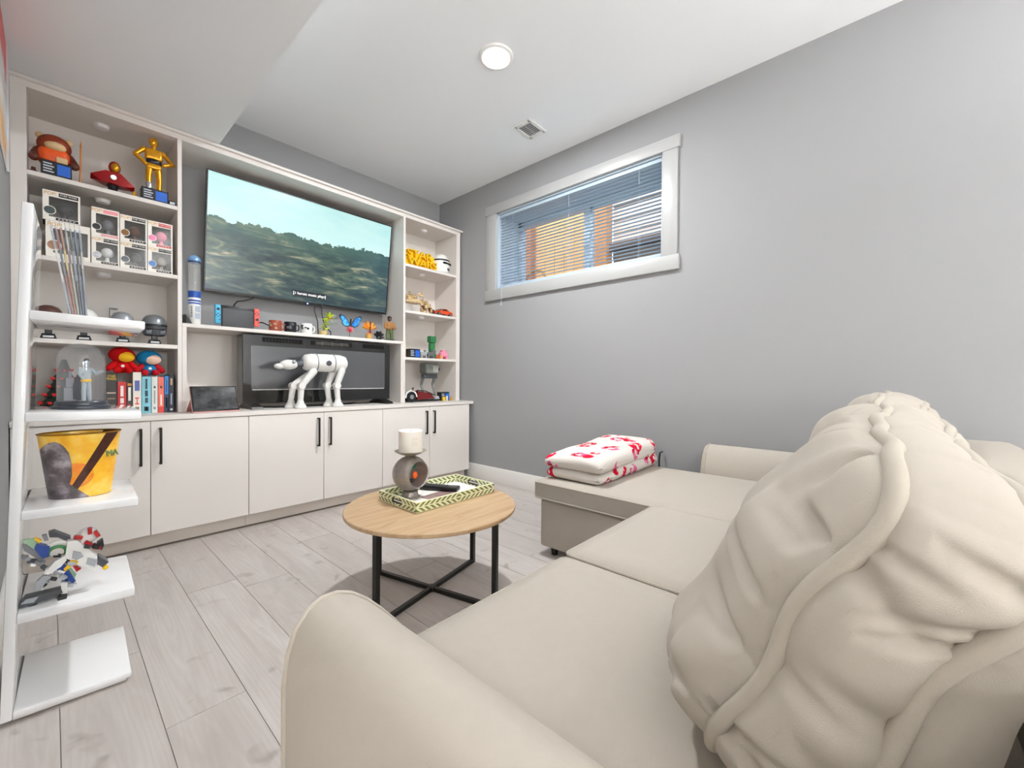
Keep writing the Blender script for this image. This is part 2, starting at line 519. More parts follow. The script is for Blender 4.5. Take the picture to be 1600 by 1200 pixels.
part(sd, 'beam', B().box(4.12, 4.23, .2, 2.30, 2.44, 2.50, .004), M('5a4a3c', .8, var=.2, name='dark_beam'))
solo('garden_hose', B().tube([(4.02, 3.47, 1.6), (4.02, 3.46, 2.1), (4.02, 3.38, 2.30), (4.02, 3.26, 2.36), (4.02, 3.14, 2.33), (4.02, 3.06, 2.22), (4.02, 3.04, 1.9), (4.02, 3.04, 1.45)], .014, 8), M('9a7420', .6, name='ochre_hose'), 'ochre hose arching in front of the tan fence outside', 'hose', loc=(4.02, 3.2, 1.45))

# ------------------------------------------------------------------ ceiling lamps, added fill lamps and vent
m_lens = emit_mat('lamp_lens', (1.0, .97, .93, 1), 14.0)
for i, (lx, ly, lz, wt, lab) in enumerate(LAMPS):
    t = thing('ceiling_light', lab, 'ceiling light', (lx, ly, lz), group='flush ceiling lights')
    part(t, 'trim_ring', B().lathe([(.078, -.001), (.078, -.010), (.085, -.014), (.098, -.010), (.102, 0), (.078, 0)], (lx, ly, lz), 40), m_white)
    part(t, 'lens', B().lathe([(0, -.009), (.05, -.0085), (.078, -.006), (.078, -.0005), (0, -.0005)], (lx, ly, lz), 40), m_lens)
    ld = bpy.data.lights.new('downlight', 'AREA')
    ld.shape = 'DISK'; ld.size = .17; ld.energy = wt; ld.color = LCOL
    lo = bpy.data.objects.new('downlight', ld)
    col.objects.link(lo); lo.parent = t; lo.location = (0, 0, -.018)
for lx, ly, wt, lab in FILL_UPLIGHTERS:
    t = thing('fill_uplighter', lab, 'floor lamp', (lx, ly, 0), group='added fill uplighters')
    part(t, 'base', B().lathe([(0, 0), (.13, 0), (.13, .012), (.02, .03), (0, .03)], (lx, ly, 0), 32), m_black)
    part(t, 'pole', B().cyl((lx, ly, .02), (lx, ly, 1.72), .011, .011, 12), m_black)
    part(t, 'bowl_shade', B().lathe([(.02, 1.70), (.09, 1.73), (.16, 1.80), (.165, 1.80), (.095, 1.725), (.02, 1.692)], (lx, ly, 0), 36), m_white)
    ld = bpy.data.lights.new('fill_uplight', 'AREA')
    ld.shape = 'DISK'; ld.size = .2; ld.energy = wt; ld.color = LCOL
    lo = bpy.data.objects.new('fill_uplight', ld)
    col.objects.link(lo); lo.parent = t; lo.location = (0, 0, 1.765); lo.rotation_euler = (math.pi, 0, 0)
for lx, ly, lab in FILL_GLOBES:
    t = thing('fill_globe', lab, 'floor lamp', (lx, ly, 0), group='added fill globes')
    part(t, 'base', B().lathe([(0, 0), (.13, 0), (.13, .012), (.02, .03), (0, .03)], (lx, ly, 0), 32), m_black)
    part(t, 'pole', B().cyl((lx, ly, .02), (lx, ly, 1.39), .011, .011, 12), m_black)
    part(t, 'globe', B().sph((lx, ly, 1.55), .16, 28, 18), emit_mat('fill_globe_glow', LCOL + (1,), 15.0))
    ld = bpy.data.lights.new('fill_globe_bulb', 'POINT')
    ld.shadow_soft_size = .165; ld.energy = W_GLOBE_FILL; ld.color = LCOL
    lo = bpy.data.objects.new('fill_globe_bulb', ld)
    col.objects.link(lo); lo.parent = t; lo.location = (0, 0, 1.55)
vx, vy = 2.455, 2.045
vt = thing('ceiling_vent', 'small square white louvred air vent in the ceiling', 'vent', (vx, vy, ZC))
part(vt, 'frame', B().box(vx - .105, vx + .105, vy - .085, vy - .055, ZC - .008, ZC, .003).box(vx - .105, vx + .105, vy + .055, vy + .085, ZC - .008, ZC, .003).box(vx - .105, vx - .07, vy - .07, vy + .07, ZC - .008, ZC, .003).box(vx + .07, vx + .105, vy - .07, vy + .07, ZC - .008, ZC, .003), m_white)
part(vt, 'duct_opening', B().box(vx - .07, vx + .07, vy - .056, vy + .056, ZC - .002, ZC - .0005), M('101010', .95, name='dark_duct'), smooth=False)
for k in range(7):
    xx = vx - .06 + k * .02
    part(vt, 'louvre', B().box(xx - .006, xx + .006, vy - .056, vy + .056, ZC - .0055, ZC - .0035), m_trim, smooth=False)
part(vt, 'centre_bar', B().box(vx - .07, vx + .07, vy - .004, vy + .004, ZC - .0062, ZC - .0034), m_trim, smooth=False)
part(vt, 'damper_lever', B().box(vx - .1, vx - .094, vy - .02, vy - .012, ZC - .02, ZC - .006), m_white)

# ------------------------------------------------------------------ built-in wall unit
YC, YU = 3.13, 3.30         # door plane, upper bookcase front
ZW = .781                   # worktop height
edges = [XL + .003, .376, .868, 1.360, 1.848, 2.329, 2.818]
names = ['cream base cabinet with two doors under the left bookcase', 'cream base cabinet with two doors under the television', 'cream base cabinet with two doors under the right bookcase']
for c in range(3):
    x0, x1, x2 = edges[2 * c:2 * c + 3]
    cb = thing('base_cabinet', names[c], 'cabinet', ((x0 + x2) / 2, YC + .25, 0), group='base cabinets of the wall unit')
    part(cb, 'body', B().box(x0 + .001, x2 - .001, YC + .004, YB - .002, .094, .752), m_cream, smooth=False)
    part(cb, 'toe_kick', B().box(x0 + .001, x2 - .001, YC + .055, YC + .07, .0, .094), M('d9d0c6', .45, var=.02, name='toe_kick_melamine'), smooth=False)
    part(cb, 'floor_bead', B().box(x0 + .001, x2 - .001, YC + .049, YC + .055, 0, .008), M('6e645a', .6, name='toe_kick_bead'), smooth=False)
    for k, (a, b_) in enumerate(((x0, x1), (x1, x2))):
        d = part(cb, 'door', B().box(a + .0016, b_ - .0016, YC - .016, YC + .003, .096, .748, .0015, 1), m_cream)
        hx = b_ - .044 if k == 0 else a + .042
        part(d, 'handle', B().box(hx - .006, hx + .006, YC - .048, YC - .038, .500, .710, .001, 1).box(hx - .006, hx + .006, YC - .040, YC - .016, .700, .710).box(hx - .006, hx + .006, YC - .040, YC - .016, .500, .510), M('2b2621', .35, metal=.7, name='bronze_handle'), label='slim dark bar handle')
solo('worktop', B().box(XL + .002, XR - .004, YC - .024, YB - .002, .752, ZW, .002, 1), m_cream, 'long cream worktop over the base cabinets', 'worktop', loc=(1.37, 3.4, .752))
def bookcase(label, xa, xb, ia, ib, ztop):
    t = thing('bookcase', label, 'bookcase', ((xa + xb) / 2, YU + .18, ZW), group='upper bookcases')
    part(t, 'side_panel', B().box(xa, ia, YU, YB - .002, ZW, ztop, .0012, 1), m_edge)
    part(t, 'side_panel', B().box(ib, xb, YU, YB - .002, ZW, ztop, .0012, 1), m_edge)
    part(t, 'back_panel', B().box(ia, ib, YB - .016, YB - .002, ZW, ztop), m_cream, smooth=False)
    for z in (1.203, 1.64, 2.07):
        part(t, 'shelf', B().box(ia, ib, YU + .002, YB - .016, z - .024, z, .0012, 1), m_edge)
    return t
bookcase('tall cream open bookcase left of the television', XL + .001, .551, -.083, .529, 2.49)
bookcase('tall cream open bookcase right of the television, beside the window wall', 2.165, 2.845, 2.187, 2.797, 2.49)
part_ = thing('top_panel', 'cream top board spanning both bookcases above the television', 'panel', (1.37, 3.48, 2.49))
part(part_, 'board', B().box(XL + .001, 2.847, YU, YB - .002, 2.49, 2.522, .001, 1), m_edge)
part(part_, 'crown_edge', B().box(XL + .001, XR - .002, YU - .02, YB - .002, 2.522, 2.54, .003, 2), m_edge)
br = thing('bridge_shelf', 'cream shelf bridging between the bookcases under the television', 'shelf', (1.36, 3.48, ZW))
part(br, 'shelf', B().box(.552, 2.164, YU, YB - .016, 1.321, 1.345, .0012, 1), m_edge)
part(br, 'side_panel', B().box(.552, .574, YU + .001, YB - .016, ZW, 1.321), m_edge, smooth=False)
part(br, 'side_panel', B().box(2.142, 2.164, YU + .001, YB - .016, ZW, 1.321), m_edge, smooth=False)
part(br, 'back_panel', B().box(.574, 2.142, YB - .016, YB - .003, ZW, 1.321), m_cream, smooth=False)
PK = [(.203, 3.47, 2.49, 'left bookcase, under its top board'), (.205, 3.45, 2.046, 'left bookcase, under the top figure shelf'), (.21, 3.47, 1.616, 'left bookcase, under the boxed figure shelf'),
      (2.50, 3.46, 2.49, 'right bookcase, under its top board'), (2.48, 3.46, 2.046, 'right bookcase, under the yellow letters'), (2.45, 3.43, 1.616, 'right bookcase, under the orange car')]
for px, py, pz, pl in PK:
    pt = thing('puck_light', 'white round puck light in the ' + pl, 'puck light', (px, py, pz), group='puck lights under the shelves')
    part(pt, 'housing', B().lathe([(0, -.004), (.034, -.004), (.036, -.001), (.036, 0), (0, 0)], (px, py, pz), 28), m_white)
    part(pt, 'lens', B().lathe([(0, -.024), (.02, -.023), (.029, -.018), (.032, -.010), (.033, -.004), (0, -.004)], (px, py, pz), 28), M('f1efee', .3, var=.01, name='opal_lens'))

# ------------------------------------------------------------------ sofa with chaise
def ring(x0, x1, y0, y1, z, r=.03, n=5):
    pts = []
    for cx, cy, a0 in ((x1 - r, y1 - r, 0), (x0 + r, y1 - r, 90), (x0 + r, y0 + r, 180), (x1 - r, y0 + r, 270)):
        for k in range(n + 1):
            a = math.radians(a0 + 90 * k / n)
            pts.append((cx + r * math.cos(a), cy + r * math.sin(a), z))
    return pts
sofa = thing('sectional_sofa', 'cream fabric sectional sofa with a chaise end beside the grey wall', 'sofa', (1.5, .4, 0))
part(sofa, 'seat_base', B().box(.50, 1.875, -.30, .755, .06, .31, .012, 3), m_sofa)
part(sofa, 'backrest', B().box(.28, 2.85, -.44, -.20, .06, .74, .05, 5), m_sofa)
def pad(name, x0, x1, y0, y1, z0, z1, crown=.008):
    b = B()
    tb = bmesh.new()
    nx, ny = 18, 18
    bmesh.ops.create_cube(tb, size=2)
    bmesh.ops.subdivide_edges(tb, edges=list(tb.edges), cuts=13, use_grid_fill=True)
    hx, hy, hz = (x1 - x0) / 2, (y1 - y0) / 2, (z1 - z0) / 2
    r = .022
    for v in tb.verts:
        p = Vector((v.co.x * hx, v.co.y * hy, v.co.z * hz))
        q = Vector((max(-hx + r, min(hx - r, p.x)), max(-hy + r, min(hy - r, p.y)), max(-hz + r, min(hz - r, p.z))))
        d = p - q
        if d.length > 1e-6: p = q + d.normalized() * r
        if v.co.z > .99:
            fx, fy = 1 - abs(v.co.x) ** 6, 1 - abs(v.co.y) ** 6
            p.z += crown * fx * fy + .0035 * mnoise.noise(Vector((p.x * 4 + x0 * 7, p.y * 4, .3))) * fx * fy
        v.co = p + Vector(((x0 + x1) / 2, (y0 + y1) / 2, (z0 + z1) / 2))
    b._add(tb)
    o = part(sofa, name, b, m_sofa, ang=60)
    part(o, 'piping', B().tube(ring(x0 + .001, x1 - .001, y0, y1 - .001, z1 - .012, .024), .0045, 6, True), m_pipe)
    part(o, 'piping', B().tube(ring(x0 + .001, x1 - .001, y0, y1 - .001, z0 + .012, .024), .0045, 6, True), m_pipe)
    return o
pad('seat_cushion', .525, 1.138, -.05, .785, .30, .425)
pad('seat_cushion', 1.142, 1.853, -.05, .790, .30, .432)
pad('chaise_lid', 1.856, 2.735, -.05, 1.50, .318, .427)
part(sofa, 'chaise_base', B().box(1.882, 2.70, -.30, 1.468, .048, .316, .012, 3), m_sofa)
AL = [(.268, .06), (.266, .30), (.266, .47), (.272, .52), (.285, .56), (.305, .585), (.330, .597), (.357, .596), (.385, .585), (.415, .562), (.447, .530), (.480, .492), (.508, .455), (.522, .425), (.524, .06)]
AR = [(2.698, .06), (2.698, .42), (2.702, .46), (2.715, .505), (2.735, .545), (2.76, .575), (2.79, .593), (2.82, .597), (2.845, .585), (2.855, .55), (2.855, .06)]
for prof, yf in ((AL, .785), (AR, .85)):
    n = len(prof)
    ab = B()
    rows = []
    cx = sum(p[0] for p in prof) / n
    ys = [(-.40, .86), (-.392, .95), (-.37, 1.0), (yf - .03, 1.0), (yf - .008, .97), (yf, .90)]
    for yy, sc in ys:
        rows.append([ab.bm.verts.new((cx + (px - cx) * sc, yy, .06 + (pz - .06) * (1 - (1 - sc) * .22))) for px, pz in prof])
    for a, c in zip(rows[:-1], rows[1:]):
        for k in range(n):
            ab.bm.faces.new((a[k], c[k], c[(k + 1) % n], a[(k + 1) % n]))
    ab.bm.faces.new(rows[0]); ab.bm.faces.new(rows[-1])
    bmesh.ops.recalc_face_normals(ab.bm, faces=ab.bm.faces)
    o = part(sofa, 'armrest', ab, m_sofa, ang=70)
    part(o, 'piping', B().tube([(px, yf - .022, pz) for px, pz in prof], .005, 6), m_pipe)
for fx, fy in ((.33, .70), (.33, -.34), (1.93, 1.40), (2.64, 1.40), (2.78, -.34), (1.2, .70)):
    part(sofa, 'foot', B().cyl((fx, fy, 0), (fx, fy, .062), .018, .025, 14), m_black)

# loose back cushions, leaning on the backrest
def back_cushion(xc, halfw, label, lean=27, yc=.02, zc=.685, seed=0, H=.285, cuts=55):
    lean = math.radians(lean)
    upv = Vector((0, -math.sin(lean), math.cos(lean)))
    th = Vector((0, math.cos(lean), math.sin(lean)))
    base = Vector((xc, yc, zc))
    T = .058
    t = thing('back_cushion', label, 'cushion', (xc, yc, .43), group='back cushions on the sofa')
    def outline(a, c):
        # soft, slightly irregular rounded rectangle in the cushion plane
        x_ = a * (1 - .06 * c ** 4 - .02 * math.cos(3 * c + seed)) * halfw
        z_ = c * (1 - .05 * a ** 4 - .025 * math.cos(2.2 * a + seed * 1.7)) * H
        k = abs(a) ** 5 * abs(c) ** 5
        return x_ * (1 - .07 * k), z_ * (1 - .10 * k)
    rn = random.Random(int(seed * 100) + 3)
    # creases: (along position, from which seam, reach, depth, width, slant)
    ends = [(rn.uniform(-.92, .92), rn.choice((-1, 1)), rn.uniform(1.2, 2.3), rn.uniform(.010, .022), rn.uniform(.03, .07), rn.uniform(-.14, .14)) for k in range(13)]
    tops = [(rn.uniform(-.92, .92), rn.choice((-1, 1)), rn.uniform(.8, 1.9), rn.uniform(.006, .013), rn.uniform(.03, .06), rn.uniform(-.1, .1)) for k in range(11)]
    face = []
    for k in range(30):
        e = rn.choice((0, 1, 2, 3)); p_ = rn.uniform(-.9, .9)
        face.append((e, p_, rn.uniform(.25, .8), rn.uniform(.010, .024), rn.uniform(.022, .055), rn.uniform(-.5, .5)))
    def wob(p, s):
        return mnoise.noise(Vector((p.x * s + seed * 3.1, p.y * s, p.z * s)))
    def gus(along, b_, lst):
        v_ = 0.0
        for pos_, side, reach, dep, wid, sl_ in lst:
            dd = 1 - side * b_            # 0 at its seam, 2 at the other one
            if dd > reach: continue
            x_ = (along - pos_ - sl_ * dd) / wid
            if abs(x_) < 3: v_ -= dep * math.exp(-x_ * x_) * (1 - dd / reach) ** .6
        return v_
    def crease(a, c):
        v_ = 0.0
        for e, p_, ln, dep, wid, sl_ in face:
            d_ = (1 - a, 1 + a, 1 - c, 1 + c)[e]
            if d_ > ln: continue
            x_ = ((c if e < 2 else a) - p_ - sl_ * d_) / (wid * (1 + d_))
            if abs(x_) < 3: v_ -= dep * math.exp(-x_ * x_) * (1 - d_ / ln) * min(1, d_ * 12)
        return v_
    def sway(a, c):
        return .010 * math.sin(a * 2.5 + seed) * c + .009 * math.sin(6.3 * c + seed * 2 + 1.2 * a) + .005 * math.sin(11 * a + 3 * c + seed)
    tb = bmesh.new()
    bmesh.ops.create_cube(tb, size=2)
    bmesh.ops.subdivide_edges(tb, edges=list(tb.edges), cuts=cuts, use_grid_fill=True)
    for v in tb.verts:
        a, b_, c = v.co
        x_, z_ = outline(a, c)
        fa, fc = max(0, 1 - a * a), max(0, 1 - c * c)
        y_ = b_ * T
        q = Vector((a * halfw * 2, c * H * 2, b_))
        if b_ > .999:      # front face, full and puckered
            y_ += (.130 + .045 * max(0, -c)) * (fa * fc) ** .42 + .05 * max(0, -c) ** 1.5 * fa ** .3 + crease(a, c) + .010 * wob(q, 3.5) * min(1, 6 * (1 - max(abs(a), abs(c))))
        elif b_ < -.999:
            y_ -= .12 * (fa * fc) ** .42
        if abs(a) > .999 or abs(c) > .999:    # gusset band, gathered at the seams
            k = max(0, 1 - b_ * b_)
            if abs(a) > .999: x_ += math.copysign(.040 * k ** .6 * (.4 + .6 * fc ** .5) + gus(c, b_, ends) * min(1, 6 * k + .25), a)
            if abs(c) > .999: z_ += math.copysign(.022 * k ** .6 * (.4 + .6 * fa ** .5) + gus(a, b_, tops) * min(1, 6 * k + .25), c)
        y_ += sway(a, c)
        sag = -.012 * (1 - a * a) * (c > 0) * c
        v.co = base + Vector((x_, 0, 0)) + upv * (z_ + sag) + th * y_
    b = B(); b._add(tb)
    o = part(t, 'cover', b, m_sofa, ang=180)
    for sgn in (1, -1):
        pts = []
        seq = [(1, -1 + 2 * k / 40) for k in range(40)] + [(1 - 2 * k / 50, 1) for k in range(50)] + [(-1, 1 - 2 * k / 40) for k in range(40)] + [(-1 + 2 * k / 50, -1) for k in range(50)]
        for a, c in seq:
            x_, z_ = outline(a, c)
            y_ = sgn * T + sway(a, c)
            sag = -.012 * (1 - a * a) * (c > 0) * c
            pts.append(base + Vector((x_ * 1.008, 0, 0)) + upv * (z_ * 1.008 + sag) + th * y_)
        for it in range(4):
            pts = [(pts[i - 1] + pts[i] * 2 + pts[(i + 1) % len(pts)]) / 4 for i in range(len(pts))]
        part(t, 'piping', B().tube(pts, .0115, 12, True), m_pipe, ang=180)
back_cushion(.925, .335, 'nearest puffy cream back cushion with wavy piping, right foreground', seed=.6, yc=.031, zc=.666, lean=22, H=.258, cuts=95)
back_cushion(1.62, .33, 'middle cream back cushion of the sofa, between two others', seed=2.1, yc=.030, zc=.672, lean=21, H=.258)
back_cushion(2.32, .33, 'farthest cream back cushion, next to the grey window wall', seed=4.4, yc=.025, zc=.690, lean=20, H=.262)

# folded fleece blanket
def blanket_mat():
    t = NT('fleece_print')
    v = t.coord(scale=(1, 1, 1))
    ds = t.noise(v, 9, 2)
    va = t.n('ShaderNodeVectorMath', operation='MULTIPLY_ADD')
    va.inputs[1].default_value = (.07, .07, .07)
    t.l(ds.outputs[1], va.inputs[0]); t.l(v, va.inputs[2])
    vo = t.n('ShaderNodeTexVoronoi'); vo.inputs['Scale'].default_value = 8.5
    t.l(va.outputs[0], vo.inputs['Vector'])
    d = vo.outputs['Distance']
    sep = t.n('ShaderNodeSeparateColor'); t.l(vo.outputs['Color'], sep.inputs[0])
    on_ = t.math('GREATER_THAN', sep.outputs[0], .08)
    ringm = t.math('MULTIPLY', t.math('GREATER_THAN', d, .17), t.math('LESS_THAN', d, .43))
    n2 = t.noise(v, 26, 2)
    cut = t.math('GREATER_THAN', n2.outputs[0], .43)
    m_ = t.math('MULTIPLY', t.math('MULTIPLY', ringm, on_), cut)
    n3 = t.noise(v, 15, 1)
    red = t.mix(t.math('GREATER_THAN', n3.outputs[0], .50), lin('bd1029'), lin('e0709a'))
    red2 = t.mix(t.math('GREATER_THAN', sep.outputs[1], .6), red, lin('d81a3c'))
    t.l(t.mix(m_, lin('ddd6cf'), red2), t.p.inputs['Base Color'])
    t.p.inputs['Roughness'].default_value = .95
    t.p.inputs['Specular IOR Level'].default_value = .1
    nb = t.noise(v, 260, 3)
    t.bump(nb.outputs[0], .6, .004)
    return t.m
m_blk = blanket_mat()
bk = thing('folded_blanket', 'folded white fleece blanket with red and pink print on the chaise', 'blanket', (2.31, 1.31, .44))
def fold(z0, z1l, z1r, x0, x1, y0, y1, seed):
    tb = bmesh.new()
    bmesh.ops.create_cube(tb, size=2)
    bmesh.ops.subdivide_edges(tb, edges=list(tb.edges), cuts=27, use_grid_fill=True)
    hx, hy = (x1 - x0) / 2, (y1 - y0) / 2
    for v in tb.verts:
        a, b_, c = v.co
        hz = ((z1l + (z1r - z1l) * (a + 1) / 2) - z0) / 2
        r = min(.05, hz * .98)
        p = Vector((a * hx, b_ * hy, c * hz))
        q = Vector((max(-hx + r, min(hx - r, p.x)), max(-hy + r, min(hy - r, p.y)), max(-hz + r, min(hz - r, p.z))))
        d = p - q
        if d.length > 1e-6: p = q + d.normalized() * r
        nn = Vector((p.x * 5 + seed, p.y * 5, p.z * 9))
        p += Vector((mnoise.noise(nn), mnoise.noise(nn + Vector((5, 1, 2))), .8 * mnoise.noise(nn + Vector((1, 9, 2))) if c > 0 else 0)) * .012
        p.z -= .012 * (a * a) * (b_ * b_) * (c > 0)
        v.co = p + Vector(((x0 + x1) / 2, (y0 + y1) / 2, z0 + hz))
    b = B(); b._add(tb)
    return b
part(bk, 'lower_fold', fold(.434, .500, .535, 1.935, 2.70, 1.11, 1.48, 1.0), m_blk, ang=180)
part(bk, 'upper_fold', fold(.494, .570, .625, 1.925, 2.66, 1.105, 1.485, 6.0), m_blk, ang=180)

# ------------------------------------------------------------------ coffee table
def table_wood():
    t = NT('pale_oak_veneer')
    v = t.coord(scale=(.35, 3.0, 1), rot=(0, 0, math.radians(4)))
    a = t.noise(v, 9, 4, .6, .8)
    f = t.noise(t.coord(scale=(.6, 16, 1), rot=(0, 0, math.radians(4))), 22, 3)
    c = t.ramp(a.outputs[0], [(.3, lin('b39068')), (.5, lin('c2a37f')), (.72, lin('cdb392'))])
    kz = t.noise(t.coord(scale=(1.6, 5, 1), rot=(0, 0, math.radians(4))), 3.2, 3, .6, 1.0)
    kr = t.n('ShaderNodeMapRange'); kr.inputs[1].default_value = .6; kr.inputs[2].default_value = .75
    t.l(kz.outputs[0], kr.inputs[0])
    c2 = t.mix(t.math('MULTIPLY', kr.outputs[0], .55), c, lin('8d6c48'))
    t.l(t.mix(t.math('MULTIPLY', f.outputs[0], .3), c2, lin('977a59')), t.p.inputs['Base Color'])
    t.p.inputs['Roughness'].default_value = .42
    return t.m
m_oak = table_wood()
TX, TY, TZ, TR = 1.2, 1.583, .412, .392
tb_ = thing('coffee_table', 'round oak-topped coffee table on a black square-tube frame', 'table', (TX, TY, 0))
top = part(tb_, 'table_top', B().lathe([(0, TZ - .018), (TR - .003, TZ - .018), (TR, TZ - .015), (TR, TZ - .003), (TR - .003, TZ), (0, TZ)], (TX, TY, 0), 96), m_oak, ang=30)
la = [(.336, .082), (.082, -.336), (-.336, -.082), (-.082, .336)]
ang = math.atan2(.082, .336)
for dx, dy in la:
    b = B()
    b.box(-.011, .011, -.011, .011, 0, TZ - .018, .001, 1)
    b.xf(Matrix.Translation((TX + dx, TY + dy, 0)) @ Matrix.Rotation(ang, 4, 'Z'))
    part(tb_, 'leg', b, m_black)
for a_ in (ang, ang + math.pi / 2):
    for nm, z0_, z1_ in (('crossbar', .001 if a_ == ang else .0015, .021), ('top_rail', TZ - .036, TZ - .0185)):
        b = B().box(-.346, .346, -.010, .010, z0_, z1_, .001, 1)
        b.xf(Matrix.Translation((TX, TY, 0)) @ Matrix.Rotation(a_, 4, 'Z'))
        part(tb_, nm, b, m_black)
part(tb_, 'centre_joint', B().box(TX - .016, TX + .016, TY - .016, TY + .016, .0005, .024, .002, 1, rot=(0, 0, ang)), m_black)

def chevron(axis, zc):
    t = NT('leaf_inlay_' + axis)
    tc = t.n('ShaderNodeTexCoord')
    sp = t.n('ShaderNodeSeparateXYZ'); t.l(tc.outputs['Object'], sp.inputs[0])
    s_ = sp.outputs[0] if axis == 'x' else sp.outputs[1]
    zz = t.math('ABSOLUTE', t.math('SUBTRACT', sp.outputs[2], zc))
    k = t.math('ADD', t.math('MULTIPLY', t.math('ABSOLUTE', s_), 33), t.math('MULTIPLY', zz, 46))
    fr_ = t.math('FRACT', k)
    leaf = t.math('LESS_THAN', t.math('ABSOLUTE', t.math('SUBTRACT', fr_, .5)), .24)
    gap = t.math('MULTIPLY', t.math('GREATER_THAN', zz, .0025), t.math('LESS_THAN', zz, .020))
    nz = t.noise(tc.outputs['Object'], 40, 2)
    dark = t.mix(nz.outputs[0], lin('57622c'), lin('7f8748'))
    t.l(t.mix(t.math('MULTIPLY', leaf, gap), lin('e6e8c2'), dark), t.p.inputs['Base Color'])
    t.p.inputs['Roughness'].default_value = .3
    return t.m
m_chx, m_chy = chevron('x', .023), chevron('y', .023)
R0, R1, S0, S1 = 1.062, 1.545, 1.512, 1.820
ty = thing('serving_tray', 'rectangular tray with green leaf inlay sides on the coffee table', 'tray', ((R0 + R1) / 2, (S0 + S1) / 2, TZ + .001))
z0 = TZ + .001
part(ty, 'base', B().box(R0 + .008, R1 - .008, S0 + .008, S1 - .008, z0, z0 + .006), M('efe9e2', .35, name='tray_lining'), smooth=False)
part(ty, 'long_side', B().box(R0, R1, S0, S0 + .009, z0, z0 + .046, .001, 1), m_chx)
part(ty, 'long_side', B().box(R0, R1, S1 - .009, S1, z0, z0 + .046, .001, 1), m_chx)
for xa in (R0, R1 - .009):
    ym = (S0 + S1) / 2
    b = B().box(xa, xa + .009, S0 + .009, ym - .04, z0, z0 + .046).box(xa, xa + .009, ym + .04, S1 - .009, z0, z0 + .046).box(xa, xa + .009, ym - .04, ym + .04, z0, z0 + .014).box(xa, xa + .009, ym - .04, ym + .04, z0 + .032, z0 + .046)
    e = part(ty, 'short_side', b, m_chy, smooth=False)
    part(e, 'handle_slot_rim', B().tube(ring(-.0, .0, 0, 0, 0, .0) and [(xa + .0045, ym - .04, z0 + .014), (xa + .0045, ym + .04, z0 + .014), (xa + .0045, ym + .04, z0 + .032), (xa + .0045, ym - .04, z0 + .032)], .0052, 6, True), m_black)
tzf = z0 + .0065
solo('photo_print', B().box(1.215, 1.375, 1.545, 1.70, tzf, tzf + .001, rot=(0, 0, .12)), M('9a7f7b', .25, var=.6, scale=22, name='photo_gloss'), 'glossy pinkish grey photo print lying in the tray', 'photo', loc=(1.3, 1.62, tzf))
solo('paper_sheet', B().box(1.40, 1.53, 1.54, 1.79, tzf, tzf + .0015, rot=(0, 0, -.03)), M('f0eae6', .6, var=.02, name='white_paper'), 'white paper sheet under the remote in the tray', 'paper', loc=(1.46, 1.66, tzf))
solo('folded_card', B().prism([(1.10, tzf), (1.19, tzf), (1.19, tzf + .002), (1.15, tzf + .010), (1.10, tzf + .002)], 'xz', 1.53, 1.60), M('f4f2ee', .5, var=.02, name='white_card'), 'small folded white card at the near end of the tray', 'card', loc=(1.15, 1.56, tzf), smooth=False)
rm = thing('remote_control', 'black remote control lying across the tray', 'remote', (1.36, 1.73, tzf + .002), (0, 0, math.radians(-62)), world=False)
part(rm, 'body', B().box(-.105, .105, -.028, .028, 0, .021, .006, 3), m_blackp)
for i in range(9):
    for j in range(3):
        part(rm, 'button', B().box(-.088 + i * .0155 - .0045, -.088 + i * .0155 + .0045, -.015 + j * .015 - .0045, -.015 + j * .015 + .0045, .020, .0235, .001, 1), M('4a4a4e', .5, name='grey_rubber'))
part(rm, 'battery_end', B().box(.062, .1, -.022, .022, .0205, .0225, .002, 2), M('4c4a48', .35, name='grey_plastic'))

# candle holder: metal orb with a round niche, dish on top
CX, CY = 1.175, 1.725
ch = thing('candle_holder', 'pewter orb candle holder with an open round niche, in the tray', 'candle holder', (CX, CY, tzf))
m_pew = M('a59d97', .38, metal=.65, var=.2, scale=60, bump=.25, bscale=160, name='hammered_pewter')
part(ch, 'foot', B().lathe([(0, 0), (.048, 0), (.048, .006), (.04, .010), (.036, .030), (.04, .036), (0, .036)], (CX, CY, tzf), 36), m_pew)
OZ = tzf + .036 + .083
nd = Vector((.16, -.98, 0.0)).normalized()
ob = B()
tb = bmesh.new()
n_, m_n = 48, 30
ct = .055 / .086
th0 = math.asin(.066 / .086)
prof = [(.086 * math.sin(th0 + (math.pi - th0) * k / m_n), .086 * math.cos(th0 + (math.pi - th0) * k / m_n)) for k in range(m_n + 1)]
prof[-1] = (0, -.086)
inner = [(.061, prof[0][1] + .003), (.059, prof[0][1] - .004), (.057, 0.0), (.045, -.03), (0, -.045)]
pr_ = inner[::-1] + [(.0645, prof[0][1] + .005)] + prof
ob.lathe(pr_, (0, 0, 0), n_)
ob.xf(Matrix.Translation((CX, CY, OZ)) @ nd.to_track_quat('Z', 'Y').to_matrix().to_4x4())
part(ch, 'orb', ob, m_pew, ang=50)
q = nd.to_track_quat('Z', 'Y').to_matrix().to_4x4()
inb = [('green_shard', '1f8f5c', (.012, .028, .0), (.03, .012, .006)), ('orange_flower', 'f0641c', (.02, -.012, .015), (.017, .019, .012)), ('dark_pebble', '2a1d22', (-.005, -.035, .012), (.018, .010, .012)), ('pale_stone', 'b9b0b6', (-.022, .0, .005), (.012, .018, .01))]
